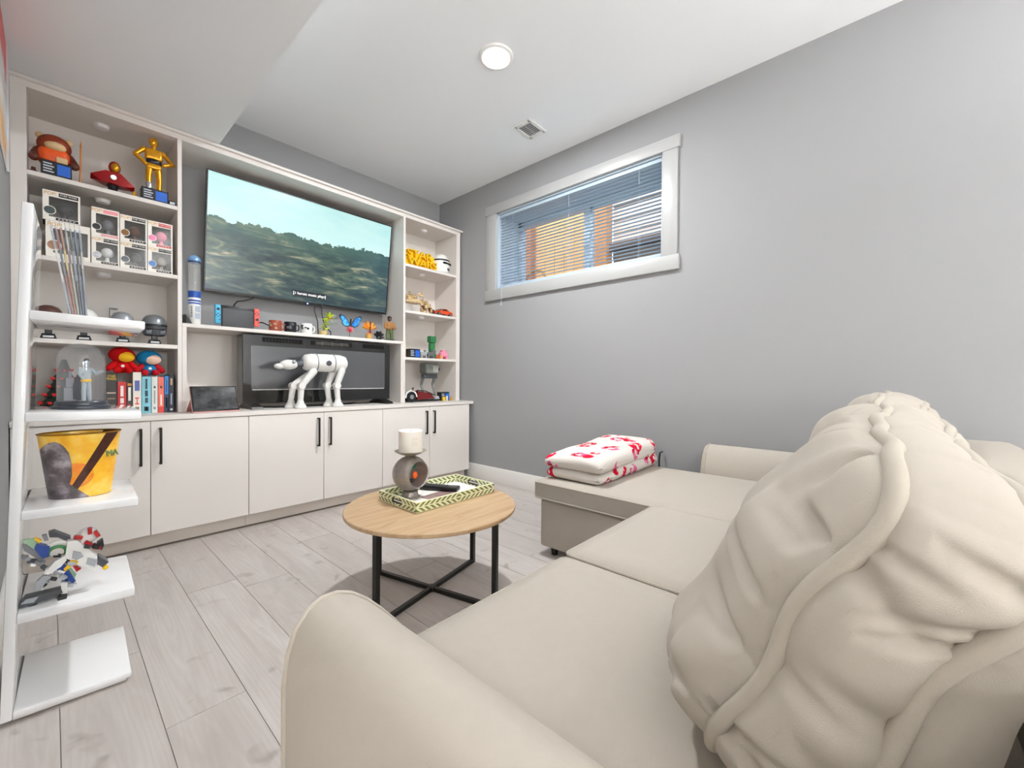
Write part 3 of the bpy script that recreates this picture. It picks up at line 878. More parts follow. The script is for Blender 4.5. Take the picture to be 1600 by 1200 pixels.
for nm, hx_, off, rad in inb:
    part(ch, nm, B().sph((0, 0, 0), rad, 12, 8).xf(Matrix.Translation((CX, CY, OZ)) @ Matrix.Translation(Vector((0, 0, 0))) @ Matrix(((nd.y * -1, 0, nd.x, 0), (nd.x, 0, nd.y, 0), (0, 1, 0, 0), (0, 0, 0, 1))) @ Matrix.Translation((off[0], off[1], off[2] - .005))), M(hx_, .3, var=.2, scale=50))
DZ = OZ + .083
part(ch, 'dish', B().lathe([(0, 0), (.02, 0), (.028, .006), (.055, .014), (.075, .026), (.076, .029), (.073, .029), (.05, .020), (0, .014)], (CX, CY, DZ), 40), M('b8b2a2', .35, metal=.5, var=.2, scale=80, bump=.3, bscale=200, name='silver_dish'))
cn = thing('pillar_candle', 'short white pillar candle standing on the orb holder dish', 'candle', (CX, CY, DZ + .0205))
def wax_mat():
    t = NT('ivory_wax')
    t.p.inputs['Base Color'].default_value = lin('fbf3ea')
    t.p.inputs['Subsurface Weight'].default_value = .3
    t.p.inputs['Subsurface Radius'].default_value = (.03, .015, .008)
    t.p.inputs['Roughness'].default_value = .45
    nz = t.noise(t.coord(), 60, 2)
    t.bump(nz.outputs[0], .06, .002)
    return t.m
part(cn, 'wax', B().lathe([(0, 0), (.054, 0), (.057, .004), (.057, .104), (.053, .108), (.048, .104), (.03, .098), (0, .097)], (CX, CY, DZ + .0205), 48), wax_mat())
part(cn, 'wick', B().tube([(CX, CY, DZ + .115), (CX + .001, CY, DZ + .126), (CX + .004, CY, DZ + .133)], .0014, 6), m_blackp)
lb = B()
cd_ = math.atan2(-CY, -CX) + .35
for k in range(5):
    for j in range(7):
        a0 = cd_ + (j - 3) * .075
        lb.box(CX + .0568 * math.cos(a0) - .0008, CX + .0568 * math.cos(a0) + .0008, CY + .0568 * math.sin(a0) - .0015, CY + .0568 * math.sin(a0) + .0015, DZ + .060 + k * .007 + (.006 if k > 2 else 0), DZ + .0615 + k * .007 + (.006 if k > 2 else 0))
part(cn, 'label_print', lb, M('cdc0b0', .6, name='faint_print'), smooth=False)

# ------------------------------------------------------------------ television
def screen_mat():
    t = NT('tv_picture')
    tc = t.n('ShaderNodeTexCoord')
    sp = t.n('ShaderNodeSeparateXYZ'); t.l(tc.outputs['Object'], sp.inputs[0])
    X, Y = sp.outputs[0], sp.outputs[1]          # screen plane, metres from its centre
    v1 = t.coord(scale=(1, 1, 1))
    tn = t.noise(v1, 16, 4, .65)
    hor = t.math('ADD', t.math('MULTIPLY', X, .02), t.math('ADD', .115, t.math('MULTIPLY', t.math('SUBTRACT', tn.outputs[0], .5), .13)))
    bumpn = t.noise(t.coord(scale=(1, .2, 1)), 3.0, 2)
    hor2 = t.math('ADD', hor, t.math('MULTIPLY', t.math('SUBTRACT', bumpn.outputs[0], .5), .12))
    land = t.math('LESS_THAN', Y, hor2)
    skyf = t.n('ShaderNodeMapRange'); skyf.inputs[1].default_value = .05; skyf.inputs[2].default_value = .42
    t.l(Y, skyf.inputs[0])
    cl = t.noise(t.coord(scale=(1, 3, 1)), 3.5, 4, .6)
    skyc = t.mix(t.math('MULTIPLY', cl.outputs[0], .9), t.mix(skyf.outputs[0], lin('b7dfe0'), lin('8cc7cb')), lin('c9e2da'))
    st = t.noise(t.coord(scale=(1.5, 7, 1), rot=(0, 0, math.radians(22))), 2.2, 4, .62, .9)
    st2 = t.noise(t.coord(scale=(1.6, 5, 1), rot=(0, 0, math.radians(30))), 3.2, 3, .6)
    lc = t.ramp(st.outputs[0], [(.34, lin('0e1c28')), (.48, lin('26403e')), (.57, lin('566452')), (.65, lin('a19d7e')), (.74, lin('d8d2b6'))])
    lc2 = t.ramp(st2.outputs[0], [(.34, lin('152935')), (.5, lin('35524f')), (.68, lin('7d8d72'))])
    landc = t.mix(.35, lc, lc2)
    nearh = t.n('ShaderNodeMapRange'); nearh.inputs[1].default_value = -.06; nearh.inputs[2].default_value = .12
    t.l(Y, nearh.inputs[0])
    landc2 = t.mix(t.math('MULTIPLY', nearh.outputs[0], .75), landc, lin('3f6258'))
    rightf = t.n('ShaderNodeMapRange'); rightf.inputs[1].default_value = .3; rightf.inputs[2].default_value = .72
    t.l(X, rightf.inputs[0])
    landc3 = t.mix(t.math('MULTIPLY', rightf.outputs[0], .55), landc2, lin('1f4657'))
    lowf = t.n('ShaderNodeMapRange'); lowf.inputs[1].default_value = -.18; lowf.inputs[2].default_value = -.42
    t.l(Y, lowf.inputs[0])
    landc4 = t.mix(t.math('MULTIPLY', lowf.outputs[0], .7), landc3, lin('1d3540'))
    pic = t.mix(land, skyc, landc4)
    t.p.inputs['Base Color'].default_value = (.01, .01, .01, 1)
    t.p.inputs['Roughness'].default_value = .25
    t.l(pic, t.p.inputs['Emission Color'])
    t.p.inputs['Emission Strength'].default_value = .95
    return t.m
tvtilt = math.atan2(.10, .815)
TVW, TVH = 1.428, .822
tv = thing('television', 'large flat television showing a blurred forest scene, tilted down on the wall', 'television', (1.428, 3.51, 2.022), (math.pi / 2 + tvtilt, 0, 0), world=False)
part(tv, 'housing', B().box(-TVW / 2, TVW / 2, -TVH / 2, TVH / 2, -.035, -.002, .004, 2), m_blackp)
part(tv, 'bezel', B().box(-TVW / 2, TVW / 2, TVH / 2 - .007, TVH / 2, -.003, .004).box(-TVW / 2, TVW / 2, -TVH / 2, -TVH / 2 + .016, -.003, .004).box(-TVW / 2, -TVW / 2 + .007, -TVH / 2, TVH / 2, -.003, .004).box(TVW / 2 - .007, TVW / 2, -TVH / 2, TVH / 2, -.003, .004), m_blackp, smooth=False)
sc_ = part(tv, 'screen', B().box(-TVW / 2 + .006, TVW / 2 - .006, -TVH / 2 + .014, TVH / 2 - .006, -.003, .001), screen_mat(), smooth=False)
part(sc_, 'caption_box', B().box(-.132, .142, -.356, -.312, .001, .0016), M('0c141c', .4, name='caption_black'), smooth=False)
text(sc_, 'caption_text', '[♪ heroic music plays]', .030, (.005, -.334, .0022), emit_mat('caption_white', (1, 1, 1, 1), .85), rot=(0, 0, 0), ext=.0002)
part(tv, 'status_led', B().sph((-.012, -TVH / 2 + .004, .004), .006, 10, 6), emit_mat('led_blue', (.12, .2, 1, 1), 5.0))
part(tv, 'wall_bracket', B().box(-.2, .2, -.15, .15, -.105, -.035, .004, 1), m_black)
solo('power_cable', B().tube([(1.03, 3.56, 1.63), (1.02, 3.57, 1.60), (.97, 3.58, 1.58), (.92, 3.57, 1.565), (.893, 3.55, 1.53), (.885, 3.52, 1.495)], .0045, 6), m_blackp, 'black cable running down from the television to the game console dock', 'cable', 'cables under the television', loc=(.95, 3.56, 1.5))
solo('power_cable', B().tube([(1.47, 3.55, 1.63), (1.475, 3.56, 1.56), (1.50, 3.56, 1.48), (1.51, 3.57, 1.36), (1.515, 3.58, 1.35)], .0045, 6), m_blackp, 'black cable hanging behind the yellow-green flower model', 'cable', 'cables under the television', loc=(1.49, 3.56, 1.36))
solo('power_cable', B().tube([(1.53, 3.55, 1.63), (1.535, 3.56, 1.55), (1.56, 3.57, 1.46), (1.62, 3.58, 1.40), (1.63, 3.60, 1.35)], .0045, 6), m_blackp, 'black cable hanging between the yellow-green and blue models', 'cable', 'cables under the television', loc=(1.56, 3.56, 1.36))
solo('power_cable', B().tube([(1.0, 3.42, 1.40), (1.05, 3.46, 1.415), (1.10, 3.48, 1.40), (1.15, 3.50, 1.36), (1.22, 3.5, 1.35)], .005, 6), m_blackp, 'black cable looping beside the red controller behind the mugs', 'cable', 'cables under the television', loc=(1.1, 3.47, 1.36))

# ------------------------------------------------------------------ electric fireplace
m_mirror = M('131315', .05, var=.05, name='black_mirror_glass'); m_mirror.node_tree.nodes['Principled BSDF'].inputs['IOR'].default_value = 1.75
m_smoke = M('4b4c4f', .03, var=.03, name='smoked_glass'); m_smoke.node_tree.nodes['Principled BSDF'].inputs['IOR'].default_value = 2.0
FX0, FX1, FY, FZ0, FZ1 = .898, 2.062, 3.362, .818, 1.312
fp = thing('electric_fireplace', 'wide black electric fireplace with a reflective glass front under the bridge shelf', 'fireplace', ((FX0 + FX1) / 2, FY + .05, ZW))
m_fpb = M('1b1b1d', .22, var=.05, name='black_glass_enamel', coat=.2)
part(fp, 'housing', B().box(FX0, FX1, FY + .004, FY + .14, FZ0, FZ1, .003, 1), m_fpb)
part(fp, 'front_panel', B().box(FX0, FX1, FY - .004, FY + .004, FZ0, FZ1, .002, 1), m_mirror)
part(fp, 'viewing_glass', B().box(FX0 + .053, FX1 - .053, FY - .0055, FY - .003, .912, 1.232), m_smoke)
part(fp, 'ember_line', B().box(FX0 + .06, FX1 - .06, FY - .0065, FY - .005, .912, .918), M('c9c6c4', .3, var=.5, scale=90, name='crystal_line'), smooth=False)
for (a, b_) in ((1.02, 1.30), (1.36, 1.70), (1.80, 2.0)):
    vn = part(fp, 'vent_slot', B().box(a, b_, FY - .006, FY - .0035, 1.262, 1.297, .0012, 1), M('050505', .8, name='slot_black'))
    nb = 9 if a != 1.36 else 4
    vb = B()
    if a == 1.36:
        for zz in (1.271, 1.279, 1.287): part(vn, 'grille_bar', B().box(a + .04, b_ - .03, FY - .0085, FY - .006, zz, zz + .003), M('8a8782', .3, metal=.8, name='steel_bar'), smooth=False)
        for xx in (1.45, 1.53, 1.61): part(vn, 'grille_post', B().box(xx, xx + .004, FY - .009, FY - .006, 1.265, 1.294), M('8a8782', .3, metal=.8, name='steel_bar'), smooth=False)
    else:
        k = int((b_ - a) / .022)
        for j in range(1, k): part(vn, 'fin', B().box(a + j * .022, a + j * .022 + .004, FY - .0075, FY - .006, 1.266, 1.290), m_black, smooth=False)
for xx in (.955, 1.985):
    part(fp, 'foot', B().prism([(FY - .13, ZW + .0005), (FY + .16, ZW + .0005), (FY + .16, ZW + .012), (FY + .08, FZ0 + .002), (FY - .01, FZ0 + .002), (FY - .12, ZW + .016)], 'yz', xx - .035, xx + .035), m_black, smooth=False)
solo('power_cable', B().tube([(1.02, 3.40, .787), (1.10, 3.33, .7865), (1.25, 3.30, .787), (1.40, 3.31, .7865), (1.55, 3.36, .787), (1.72, 3.42, .7865), (1.80, 3.50, .79)], .0052, 6), m_blackp, 'black cable snaking along the worktop below the fireplace', 'cable', loc=(1.4, 3.34, .782))

# ------------------------------------------------------------------ small shared materials
m_red = M('b3161b', .35, var=.12, scale=30)
m_gold = M('d99a1e', .25, metal=.55, var=.15, scale=30, name='gold_plastic')
m_tan = M('d8b98a', .5, var=.1, scale=30)
m_brown = M('5b2415', .45, var=.2, scale=40)
m_orange = M('e4571a', .4, var=.1, scale=30)
m_dark = M('14161c', .4, var=.15, scale=30)
m_blue = M('1f62c8', .4, var=.15, scale=40)
m_grey = M('8b8d90', .4, var=.1, scale=30)
m_dgrey = M('4a4d52', .4, var=.15, scale=30)
m_wht = M('efeeea', .4, var=.03, scale=20)
m_yel = M('f3c218', .4, var=.06, scale=20)
m_green = M('3f8f4f', .45, var=.3, scale=60)
m_pink = M('f08fa8', .5, var=.12, scale=40)
m_paper = M('f4efe6', .45, var=.02, scale=20, name='printed_card_white')
m_dim = M('55524f', .5, var=.25, scale=25, name='carton_inside_grey')

def plaque(parent, name, x0, x1, y, z, h, label=None):
    p = part(parent, name, B().box(x0, x1, y - .035, y + .035, z, z + h, .002, 1), m_dark, label=label)
    w_ = x1 - x0
    part(p, 'blue_patch', B().box(x0 + w_ * .52, x0 + w_ * .95, y - .0365, y - .034, z + h * .12, z + h * .85), m_blue, smooth=False)
    for k in range(4):
        part(p, 'print_line', B().box(x0 + w_ * .08, x0 + w_ * (.42 - .06 * (k % 2)), y - .0362, y - .034, z + h * (.2 + .18 * k), z + h * (.28 + .18 * k)), M('c9ced6', .5, name='pale_print'), smooth=False)
    return p

# ------------------------------------------------------------------ left bookcase, top shelf
Z1 = 2.0705
t = thing('toy_bear', 'brown and orange block-built toy bear on a dark plaque, top left shelf', 'figure', (.03, 3.37, Z1))
plaque(t, 'plaque', -.036, .077, 3.345, Z1, .078)
by = 3.385
part(t, 'body', B().box(-.048, .072, by - .05, by + .04, Z1 + .072, Z1 + .165, .03, 4), m_orange)
part(t, 'head', B().sph((.013, by, Z1 + .185), (.066, .055, .058), 20, 14), M('8a3413', .5, var=.2, scale=50))
part(t, 'face_patch', B().sph((.016, by - .034, Z1 + .172), (.043, .03, .026), 16, 10), m_tan)
for sx in (-1, 1):
    part(t, 'ear', B().sph((.013 + sx * .052, by + .01, Z1 + .228), (.018, .012, .018), 12, 8), m_tan)
    part(t, 'arm', B().limb([(.012 + sx * .054, by, Z1 + .14), (.014 + sx * .072, by - .02, Z1 + .10), (.014 + sx * .074, by - .05, Z1 + .085)], [.024, .022, .02]), m_brown)
part(t, 'chest_patch', B().box(.02, .062, by - .054, by - .048, Z1 + .078, Z1 + .115, .002, 1), m_tan)
part(t, 'stick', B().cyl((.108, by - .06, Z1), (.112, by - .06, Z1 + .20), .004, .004, 8).cyl((.112, by - .06, Z1 + .20), (.113, by - .06, Z1 + .235), .005, .001, 8), M('b9702c', .5, name='wood_stick'))
solo('brick_piece', B().box(-.075, -.048, 3.33, 3.36, Z1, Z1 + .014, .002, 1).box(-.07, -.053, 3.335, 3.355, Z1 + .014, Z1 + .032, .004, 2), m_brown, 'tiny brown toy block beside the toy bear', 'toy', loc=(-.06, 3.345, Z1))
t = thing('model_bust', 'glossy dark red model bust with a gold face, middle of the top left shelf', 'bust', (.243, 3.37, Z1))
part(t, 'base', B().lathe([(0, 0), (.03, 0), (.028, .01), (.02, .03), (.03, .055), (0, .06)], (.243, 3.38, Z1), 20), m_dark)
m_redm = M('9c1016', .22, metal=.3, var=.15, scale=20, coat=.4, name='red_lacquer')
b = B()
b.hull([(.243 + x_ * .093, 3.38 + y_ * .04, Z1 + z_) for x_, y_, z_ in ((-1, 0, .062), (-1, -.6, .085), (-.9, .6, .1), (-.45, -1, .05), (-.35, -.9, .12), (0, -1.1, .05), (0, -1, .118), (.45, -1, .045), (.35, -.9, .12), (1, 0, .045), (1, -.6, .065), (.9, .6, .085), (0, 1, .12), (.3, 1, .05), (-.3, 1, .05))])
part(t, 'shoulders', b, m_redm)
part(t, 'chest_disc', B().cyl((.243, 3.332, Z1 + .085), (.243, 3.342, Z1 + .088), .013, .013, 20), M('dfe6ea', .3, metal=.4, name='silver_disc'))
part(t, 'head', B().sph((.25, 3.375, Z1 + .155), (.027, .03, .037), 18, 12), m_redm)
part(t, 'face_plate', B().sph((.252, 3.358, Z1 + .15), (.02, .02, .027), 16, 10), m_gold)
t = thing('gold_statuette', 'golden humanoid statuette with hands on hips on a dark plaque, top left shelf', 'figure', (.43, 3.375, Z1))
plaque(t, 'plaque', .362, .487, 3.35, Z1, .075)
gx, gy, gz = .425, 3.37, Z1 + .077
b = B()
b.limb([(gx - .022, gy, gz + .008), (gx - .025, gy, gz + .075), (gx - .02, gy, gz + .14)], [.014, .015, .018])
b.limb([(gx + .024, gy, gz + .008), (gx + .026, gy, gz + .075), (gx + .02, gy, gz + .14)], [.014, .015, .018])
b.box(gx - .036, gx + .036, gy - .022, gy + .022, gz + .13, gz + .165, .01, 3)
b.box(gx - .042, gx + .042, gy - .024, gy + .024, gz + .185, gz + .255, .014, 3)
b.limb([(gx - .045, gy, gz + .245), (gx - .086, gy - .01, gz + .195), (gx - .042, gy - .024, gz + .15)], [.014, .012, .011])
b.limb([(gx + .045, gy, gz + .245), (gx + .09, gy - .01, gz + .19), (gx + .045, gy - .024, gz + .165)], [.014, .012, .011])
b.cyl((gx, gy, gz + .25), (gx, gy, gz + .275), .012, .012, 12)
b.sph((gx, gy, gz + .298), (.023, .023, .03), 16, 12)
part(t, 'body', b, m_gold)
part(t, 'waist_band', B().lathe([(.030, .162), (.034, .166), (.034, .186), (.030, .19)], (gx, gy, gz), 20, 1.1, .75), m_dark)
part(t, 'shin_plate', B().lathe([(.0155, .0), (.017, .004), (.0175, .04), (.0155, .044)], (gx - .0225, gy, gz + .004), 14), M('cfd2d6', .25, metal=.7, name='silver_plate'))
solo('brick_piece', B().box(.318, .345, 3.325, 3.345, Z1, Z1 + .012, .002, 1).box(.324, .339, 3.33, 3.343, Z1 + .012, Z1 + .034, .003, 1), m_gold, 'tiny gold toy block left of the golden statuette', 'toy', loc=(.33, 3.335, Z1))
t = thing('name_plate', 'tiny dark plate with pale print right of the golden statuette', 'plate', (.505, 3.325, Z1))
part(t, 'plate', B().box(.488, .523, 3.31, 3.33, Z1, Z1 + .026, .001, 1), m_dark)
part(t, 'print', B().box(.494, .517, 3.3092, 3.31, Z1 + .006, Z1 + .02), M('c9ced6', .5, name='pale_print'), smooth=False)

# ------------------------------------------------------------------ boxed collectable figures
Z2 = 1.6405
def figure_box(label, x0, x1, z0, h, frame, toy, disc, strip, d=.11, yf=3.325, words=None, wcol=None, sidecol=None):
    t = thing('figure_box', label, 'box', ((x0 + x1) / 2, yf + d / 2, z0), group='boxed toy figures')
    w_ = x1 - x0
    c = part(t, 'carton', B().box(x0, x0 + .003, yf, yf + d, z0, z0 + h).box(x1 - .003, x1, yf, yf + d, z0, z0 + h).box(x0, x1, yf, yf + d, z0, z0 + .003).box(x0, x1, yf, yf + d, z0 + h - .003, z0 + h).box(x0, x1, yf + d - .003, yf + d, z0, z0 + h), sidecol or frame, smooth=False)
    hd, ft, sw = h * .20, h * .13, w_ * .06
    part(t, 'front_frame', B().box(x0, x1, yf - .001, yf + .001, z0 + h - hd, z0 + h).box(x0, x1, yf - .001, yf + .001, z0, z0 + ft).box(x0, x0 + w_ * .16, yf - .001, yf + .001, z0 + ft, z0 + h - hd).box(x1 - sw, x1, yf - .001, yf + .001, z0 + ft, z0 + h - hd), frame, smooth=False)
    part(t, 'inner_card', B().box(x0 + .004, x1 - .004, yf + .075, yf + .078, z0 + .004, z0 + h - .004), m_dim, smooth=False)
    part(t, 'window_film', B().box(x0 + w_ * .16, x1 - sw, yf + .0005, yf + .0012, z0 + ft, z0 + h - hd), m_clear, smooth=False)
    cx = x0 + w_ * .58
    part(t, 'toy_figure', B().sph((cx, yf + .04, z0 + h * .50), (w_ * .24, .028, h * .19), 16, 10).lathe([(0, .004), (w_ * .12, .004), (w_ * .10, h * .2), (w_ * .06, h * .34), (0, h * .36)], (cx, yf + .04, z0), 14, 1, .8), toy)
    dr = w_ * .17
    dc = part(t, 'portrait_disc', B().cyl((x0 + dr * 1.05, yf - .0016, z0 + h * .34), (x0 + dr * 1.05, yf - .001, z0 + h * .34), dr, dr, 24), m_paper)
    part(dc, 'disc_fill', B().cyl((x0 + dr * 1.05, yf - .0022, z0 + h * .34), (x0 + dr * 1.05, yf - .0016, z0 + h * .34), dr * .86, dr * .86, 24), disc)
    text(t, 'logo_text', 'POP!', h * .15, (x0 + w_ * .20, yf - .0018, z0 + h - hd * .5), M('d8a637', .5, name='logo_ochre'), ext=.0004, sx=.9)
    part(t, 'title_strip', B().box(x0 + w_ * .42, x1 - w_ * .05, yf - .0017, yf - .001, z0 + h - hd * .82, z0 + h - hd * .2), strip, smooth=False)
    if words:
        text(t, 'title_text', words, h * .075, (x0 + w_ * .68, yf - .0025, z0 + h - hd * .5), wcol, ext=.0003)
    part(t, 'name_strip', B().box(x0 + w_ * .34, x1 - w_ * .05, yf - .0017, yf - .001, z0 + ft * .25, z0 + ft * .85), strip, smooth=False)
    for k in range(5):
        part(t, 'name_mark', B().box(x0 + w_ * (.4 + .1 * k), x0 + w_ * (.46 + .1 * k), yf - .0022, yf - .0016, z0 + ft * .45, z0 + ft * .68), M('cfc6bd', .5, name='small_print'), smooth=False)
    return t
hb = .155
figure_box('black-sided box with a dark toy, stacked on the wide box behind the sleeves', -.030, .108, Z2 + .196, .158, m_paper, M('33383a', .5, var=.4, scale=40), M('3b4a49', .5, var=.4, scale=60), m_dark, sidecol=m_dark, words='STAR WARS', wcol=m_paper, d=.12)
figure_box('wide white box with a grey toy, left end of the boxed row', -.020, .147, Z2, .195, m_paper, M('7d8382', .5, var=.3, scale=40), M('a97f63', .5, var=.3, scale=60), m_paper, d=.12)
figure_box('white box with pink lettering and a silver-grey toy, upper row', .151, .266, Z2 + hb + .001, hb + .008, m_paper, M('6a6d74', .4, var=.3, scale=40), M('2a2c33', .5, var=.6, scale=60), M('ef9aa0', .5, name='pink_strip'))
figure_box('white box with a white toy, lower row next to the wide box', .151, .266, Z2, hb, m_paper, M('e4e6e6', .4, var=.1), M('c9ccd0', .5, var=.5, scale=80), m_dark, words='STAR WARS', wcol=m_paper)
figure_box('white box with a brown toy and brown portrait disc, upper row', .269, .388, Z2 + hb + .001, hb, m_paper, M('5c3a28', .6, var=.3, scale=60), M('8f6437', .6, var=.3, scale=60), m_dark, words='STAR WARS', wcol=m_paper)
figure_box('white box with a charcoal toy, lower row middle', .269, .388, Z2, hb, m_paper, M('3d3f42', .5, var=.3, scale=60), M('6b7276', .6, var=.4, scale=60), m_dark, words='STAR WARS', wcol=m_paper)
figure_box('white box with a pink toy and pink portrait disc, upper row right', .391, .508, Z2 + hb + .001, hb, m_paper, m_pink, M('ef86b0', .5, var=.2, scale=60), M('c22a3c', .5, name='red_strip'), words='STAR WARS', wcol=m_paper)
figure_box('white box with a beige toy and blue portrait disc, lower row right', .391, .508, Z2, hb, m_paper, M('9b958a', .5, var=.5, scale=50), M('5c86c4', .5, var=.3, scale=60), m_dark, words='STAR WARS', wcol=m_paper)

# ------------------------------------------------------------------ model helmets
Z3 = 1.2035
def helmet(label, cx, shell, band, visor, r=.058, mast=False, top=None):
    cy = 3.385
    t = thing('model_helmet', label, 'helmet', (cx, cy, Z3), group='model helmets on black stands')
    st = part(t, 'stand', B().hull([(cx + a * .032, cy + b_ * .03, Z3) for a in (-1, 1) for b_ in (-1, 1)] + [(cx + a * .024, cy + b_ * .02, Z3 + .03) for a in (-1, 1) for b_ in (-1, 1)]).box(cx - .014, cx + .014, cy - .014, cy + .014, Z3 + .028, Z3 + .06, .002, 1), m_dark)
    part(st, 'stand_label', B().box(cx - .02, cx + .02, cy - .0305, cy - .027, Z3 + .008, Z3 + .018, rot=(-.25, 0, 0)), M('d8d8d8', .5, name='label_white'), smooth=False)
    z = Z3 + .055
    part(t, 'shell', B().lathe([(r * .80, 0), (r * .93, .01), (r, .05), (r * .99, .072), (r * .9, .098), (r * .66, .118), (r * .3, .128), (0, .13)], (cx, cy, z), 28, 1, 1.05), shell)
    if top is not None:
        part(t, 'crown', B().lathe([(r * 1.012, .066), (r * 1.0, .076), (r * .92, .099), (r * .68, .1195), (r * .3, .1295), (0, .1315)], (cx, cy, z), 28, 1, 1.05), top)
    part(t, 'brow_band', B().lathe([(r * 1.0, .055), (r * 1.03, .057), (r * 1.03, .066), (r * 1.0, .069)], (cx, cy, z), 28, 1, 1.05), band)
    part(t, 'visor', B().box(cx - r * .72, cx + r * .72, cy - r * 1.09, cy - r * .62, z + .034, z + .052, .004, 2), visor)
    for sx in (-1, 1):
        part(t, 'cheek_plate', B().box(cx + sx * r * .30, cx + sx * r * .78, cy - r * 1.0, cy - r * .6, z + .004, z + .03, .004, 2), M('b5b8bb', .35, metal=.4, var=.1, name='cheek_grey') if top is None else shell)
    if mast:
        part(t, 'mast', B().cyl((cx - r * .98, cy, z + .05), (cx - r * .98, cy, z + .145), .0022, .0022, 6).box(cx - r * .98 - .002, cx - r * .98 + .034, cy - .003, cy + .003, z + .138, z + .148, .001, 1), m_dgrey)
    return t
helmet('dark model helmet on a black stand, half hidden behind the sleeves', -.012, M('5a3a33', .4, var=.3, scale=60), m_dgrey, m_dark)
helmet('white and blue model helmet on a black stand, second from the left', .122, m_wht, M('2b4f9c', .4, name='blue_trim'), m_dark, r=.060, mast=True)
helmet('silver and blue model helmet on a black stand, third from the left', .283, M('a6abb0', .35, metal=.4, var=.1, scale=80), M('2f66b4', .4, name='blue_band'), m_dark, r=.056, mast=True)
helmet('grey and black model helmet on a black stand, rightmost of the row', .428, M('5d6166', .35, metal=.3, var=.15, scale=80), m_dark, m_dark, r=.060, top=M('8d9296', .3, metal=.5, var=.2, scale=90, name='crown_silver'))

# ------------------------------------------------------------------ left bookcase bottom: tree, books, plush toys
t = thing('table_tree', 'dark green tabletop tree with red bulbs in the left bookcase', 'tree', (.046, 3.46, ZW))
m_tg = M('16291c', .55, var=.35, scale=60, bump=.4, bscale=90, name='dark_green_glaze')
part(t, 'trunk', B().cyl((.046, 3.46, ZW), (.046, 3.46, ZW + .03), .05, .045, 20), m_dark)
for k in range(6):
    zz = ZW + .022 + k * .045
    rr = .106 - k * .0155
    prof = [(0, .0), (rr * .8, .0), (rr, -.006), (rr * .97, .004), (rr * .55, .045), (rr * .35, .066), (0, .07)]
    bb = B().lathe(prof, (.046, 3.46, zz), 24)
    for v in bb.bm.verts:
        a = math.atan2(v.co.y - 3.46, v.co.x - .046)
        v.co.z -= .006 * math.cos(a * 12) * min(1, Vector((v.co.x - .046, v.co.y - 3.46)).length / rr)
    part(t, 'branch_tier', bb, m_tg, ang=60)
m_bulb = M('c71f22', .2, var=.15, scale=60, coat=.5, name='red_bulb')
bulb = None
for k in range(6):
    zz = ZW + .022 + k * .045
    rr = .106 - k * .0155
    n_ = 11 - k
    for j in range(n_):
        a = 2 * math.pi * (j + .5 * (k % 2)) / n_
        p = Vector((.046 + rr * math.cos(a), 3.46 + rr * math.sin(a), zz + .006)) - Vector((.046, 3.46, ZW))
        if bulb is None:
            bulb = part(None, 'bulb', B().sph((0, 0, 0), (.012, .009, .009), 10, 6).cyl((.008, 0, 0), (.017, 0, .002), .006, .002, 8), m_bulb)
            bulb.parent = t; o = bulb
        else:
            o = bulb.copy(); col.objects.link(o); o.parent = t
        o.location = p; o.rotation_euler = (0, -.35, a)
part(t, 'tip', B().cyl((.046, 3.46, ZW + .29), (.046, 3.46, ZW + .318), .012, .002, 10), M('e9e4e0', .4, name='white_tip'))
def book(label, x0, x1, h, hexc, marks, d=.16, yf=3.335, band=None):
    t = thing('book', label, 'book', ((x0 + x1) / 2, yf + d / 2, ZW), group='books on the worktop in the left bookcase')
    x1 -= .0015
    mc = M(hexc, .45, var=.05, scale=30)
    z = ZW + .0005
    part(t, 'cover', B().box(x0, x0 + .002, yf, yf + d, z, z + h).box(x1 - .002, x1, yf, yf + d, z, z + h).box(x0, x1, yf - .0005, yf + .002, z, z + h, .0008, 1), mc)
    part(t, 'pages', B().box(x0 + .002, x1 - .002, yf + .002, yf + d - .004, z + .003, z + h - .003), m_paper, smooth=False)
    xc, w_ = (x0 + x1) / 2, x1 - x0
    for (f0, f1, wf, hc) in marks:
        part(t, 'spine_print', B().box(xc - w_ * wf / 2, xc + w_ * wf / 2, yf - .0012, yf - .0004, z + h * f0, z + h * f1), M(hc, .5, var=.1, scale=60), smooth=False)
    return t
b1 = book('thick dark brown book with yellow title, left end of the book row', .207, .256, .244, '2a241f', [(.05, .1, .7, '6f5a48'), (.2, .24, .7, '7a6654'), (.36, .4, .7, '7a6654'), (.5, .53, .8, 'c9b9a5')])
text(b1, 'spine_title', 'STAR\nWARS', .020, (.231, 3.3335, ZW + .215), m_yel, ext=.0005, sx=.75, spacing=.8)
book('red book with white spine lettering, second in the row', .257, .296, .19, 'c21f26', [(.1, .16, .5, 'f1e7e2'), (.2, .3, .4, 'f1e7e2'), (.34, .5, .4, 'f1e7e2'), (.55, .88, .35, 'f1e7e2')])
book('small black book with a red and white spine', .297, .322, .186, '2a2a28', [(.05, .3, .4, 'c8352c'), (.42, .85, .5, 'e6e2da'), (.9, .97, .8, 'd98b3a')])
book('tall white book with a red curved mark on its spine', .3235, .362, .248, 'ebe4da', [(.0, .06, .9, 'e7c63a'), (.22, .25, .5, 'd2473c'), (.36, .39, .5, 'd2473c'), (.25, .36, .12, 'd2473c'), (.55, .8, .6, '5a68a8'), (.1, .16, .5, '7d7a76')])
book('pale blue book with dark vertical lettering', .363, .407, .222, '7fc4d4', [(.06, .18, .22, '2c4350'), (.06, .18, .5, '3b5866'), (.28, .42, .3, '2c4350'), (.46, .62, .3, '2c4350'), (.66, .94, .22, '2c4350')])
book('pale grey book between the blue and the coral books', .408, .438, .222, 'dcdcd6', [(.1, .16, .35, '6b86b0'), (.25, .62, .2, '8f9290'), (.68, .74, .3, '3a3c3e')])
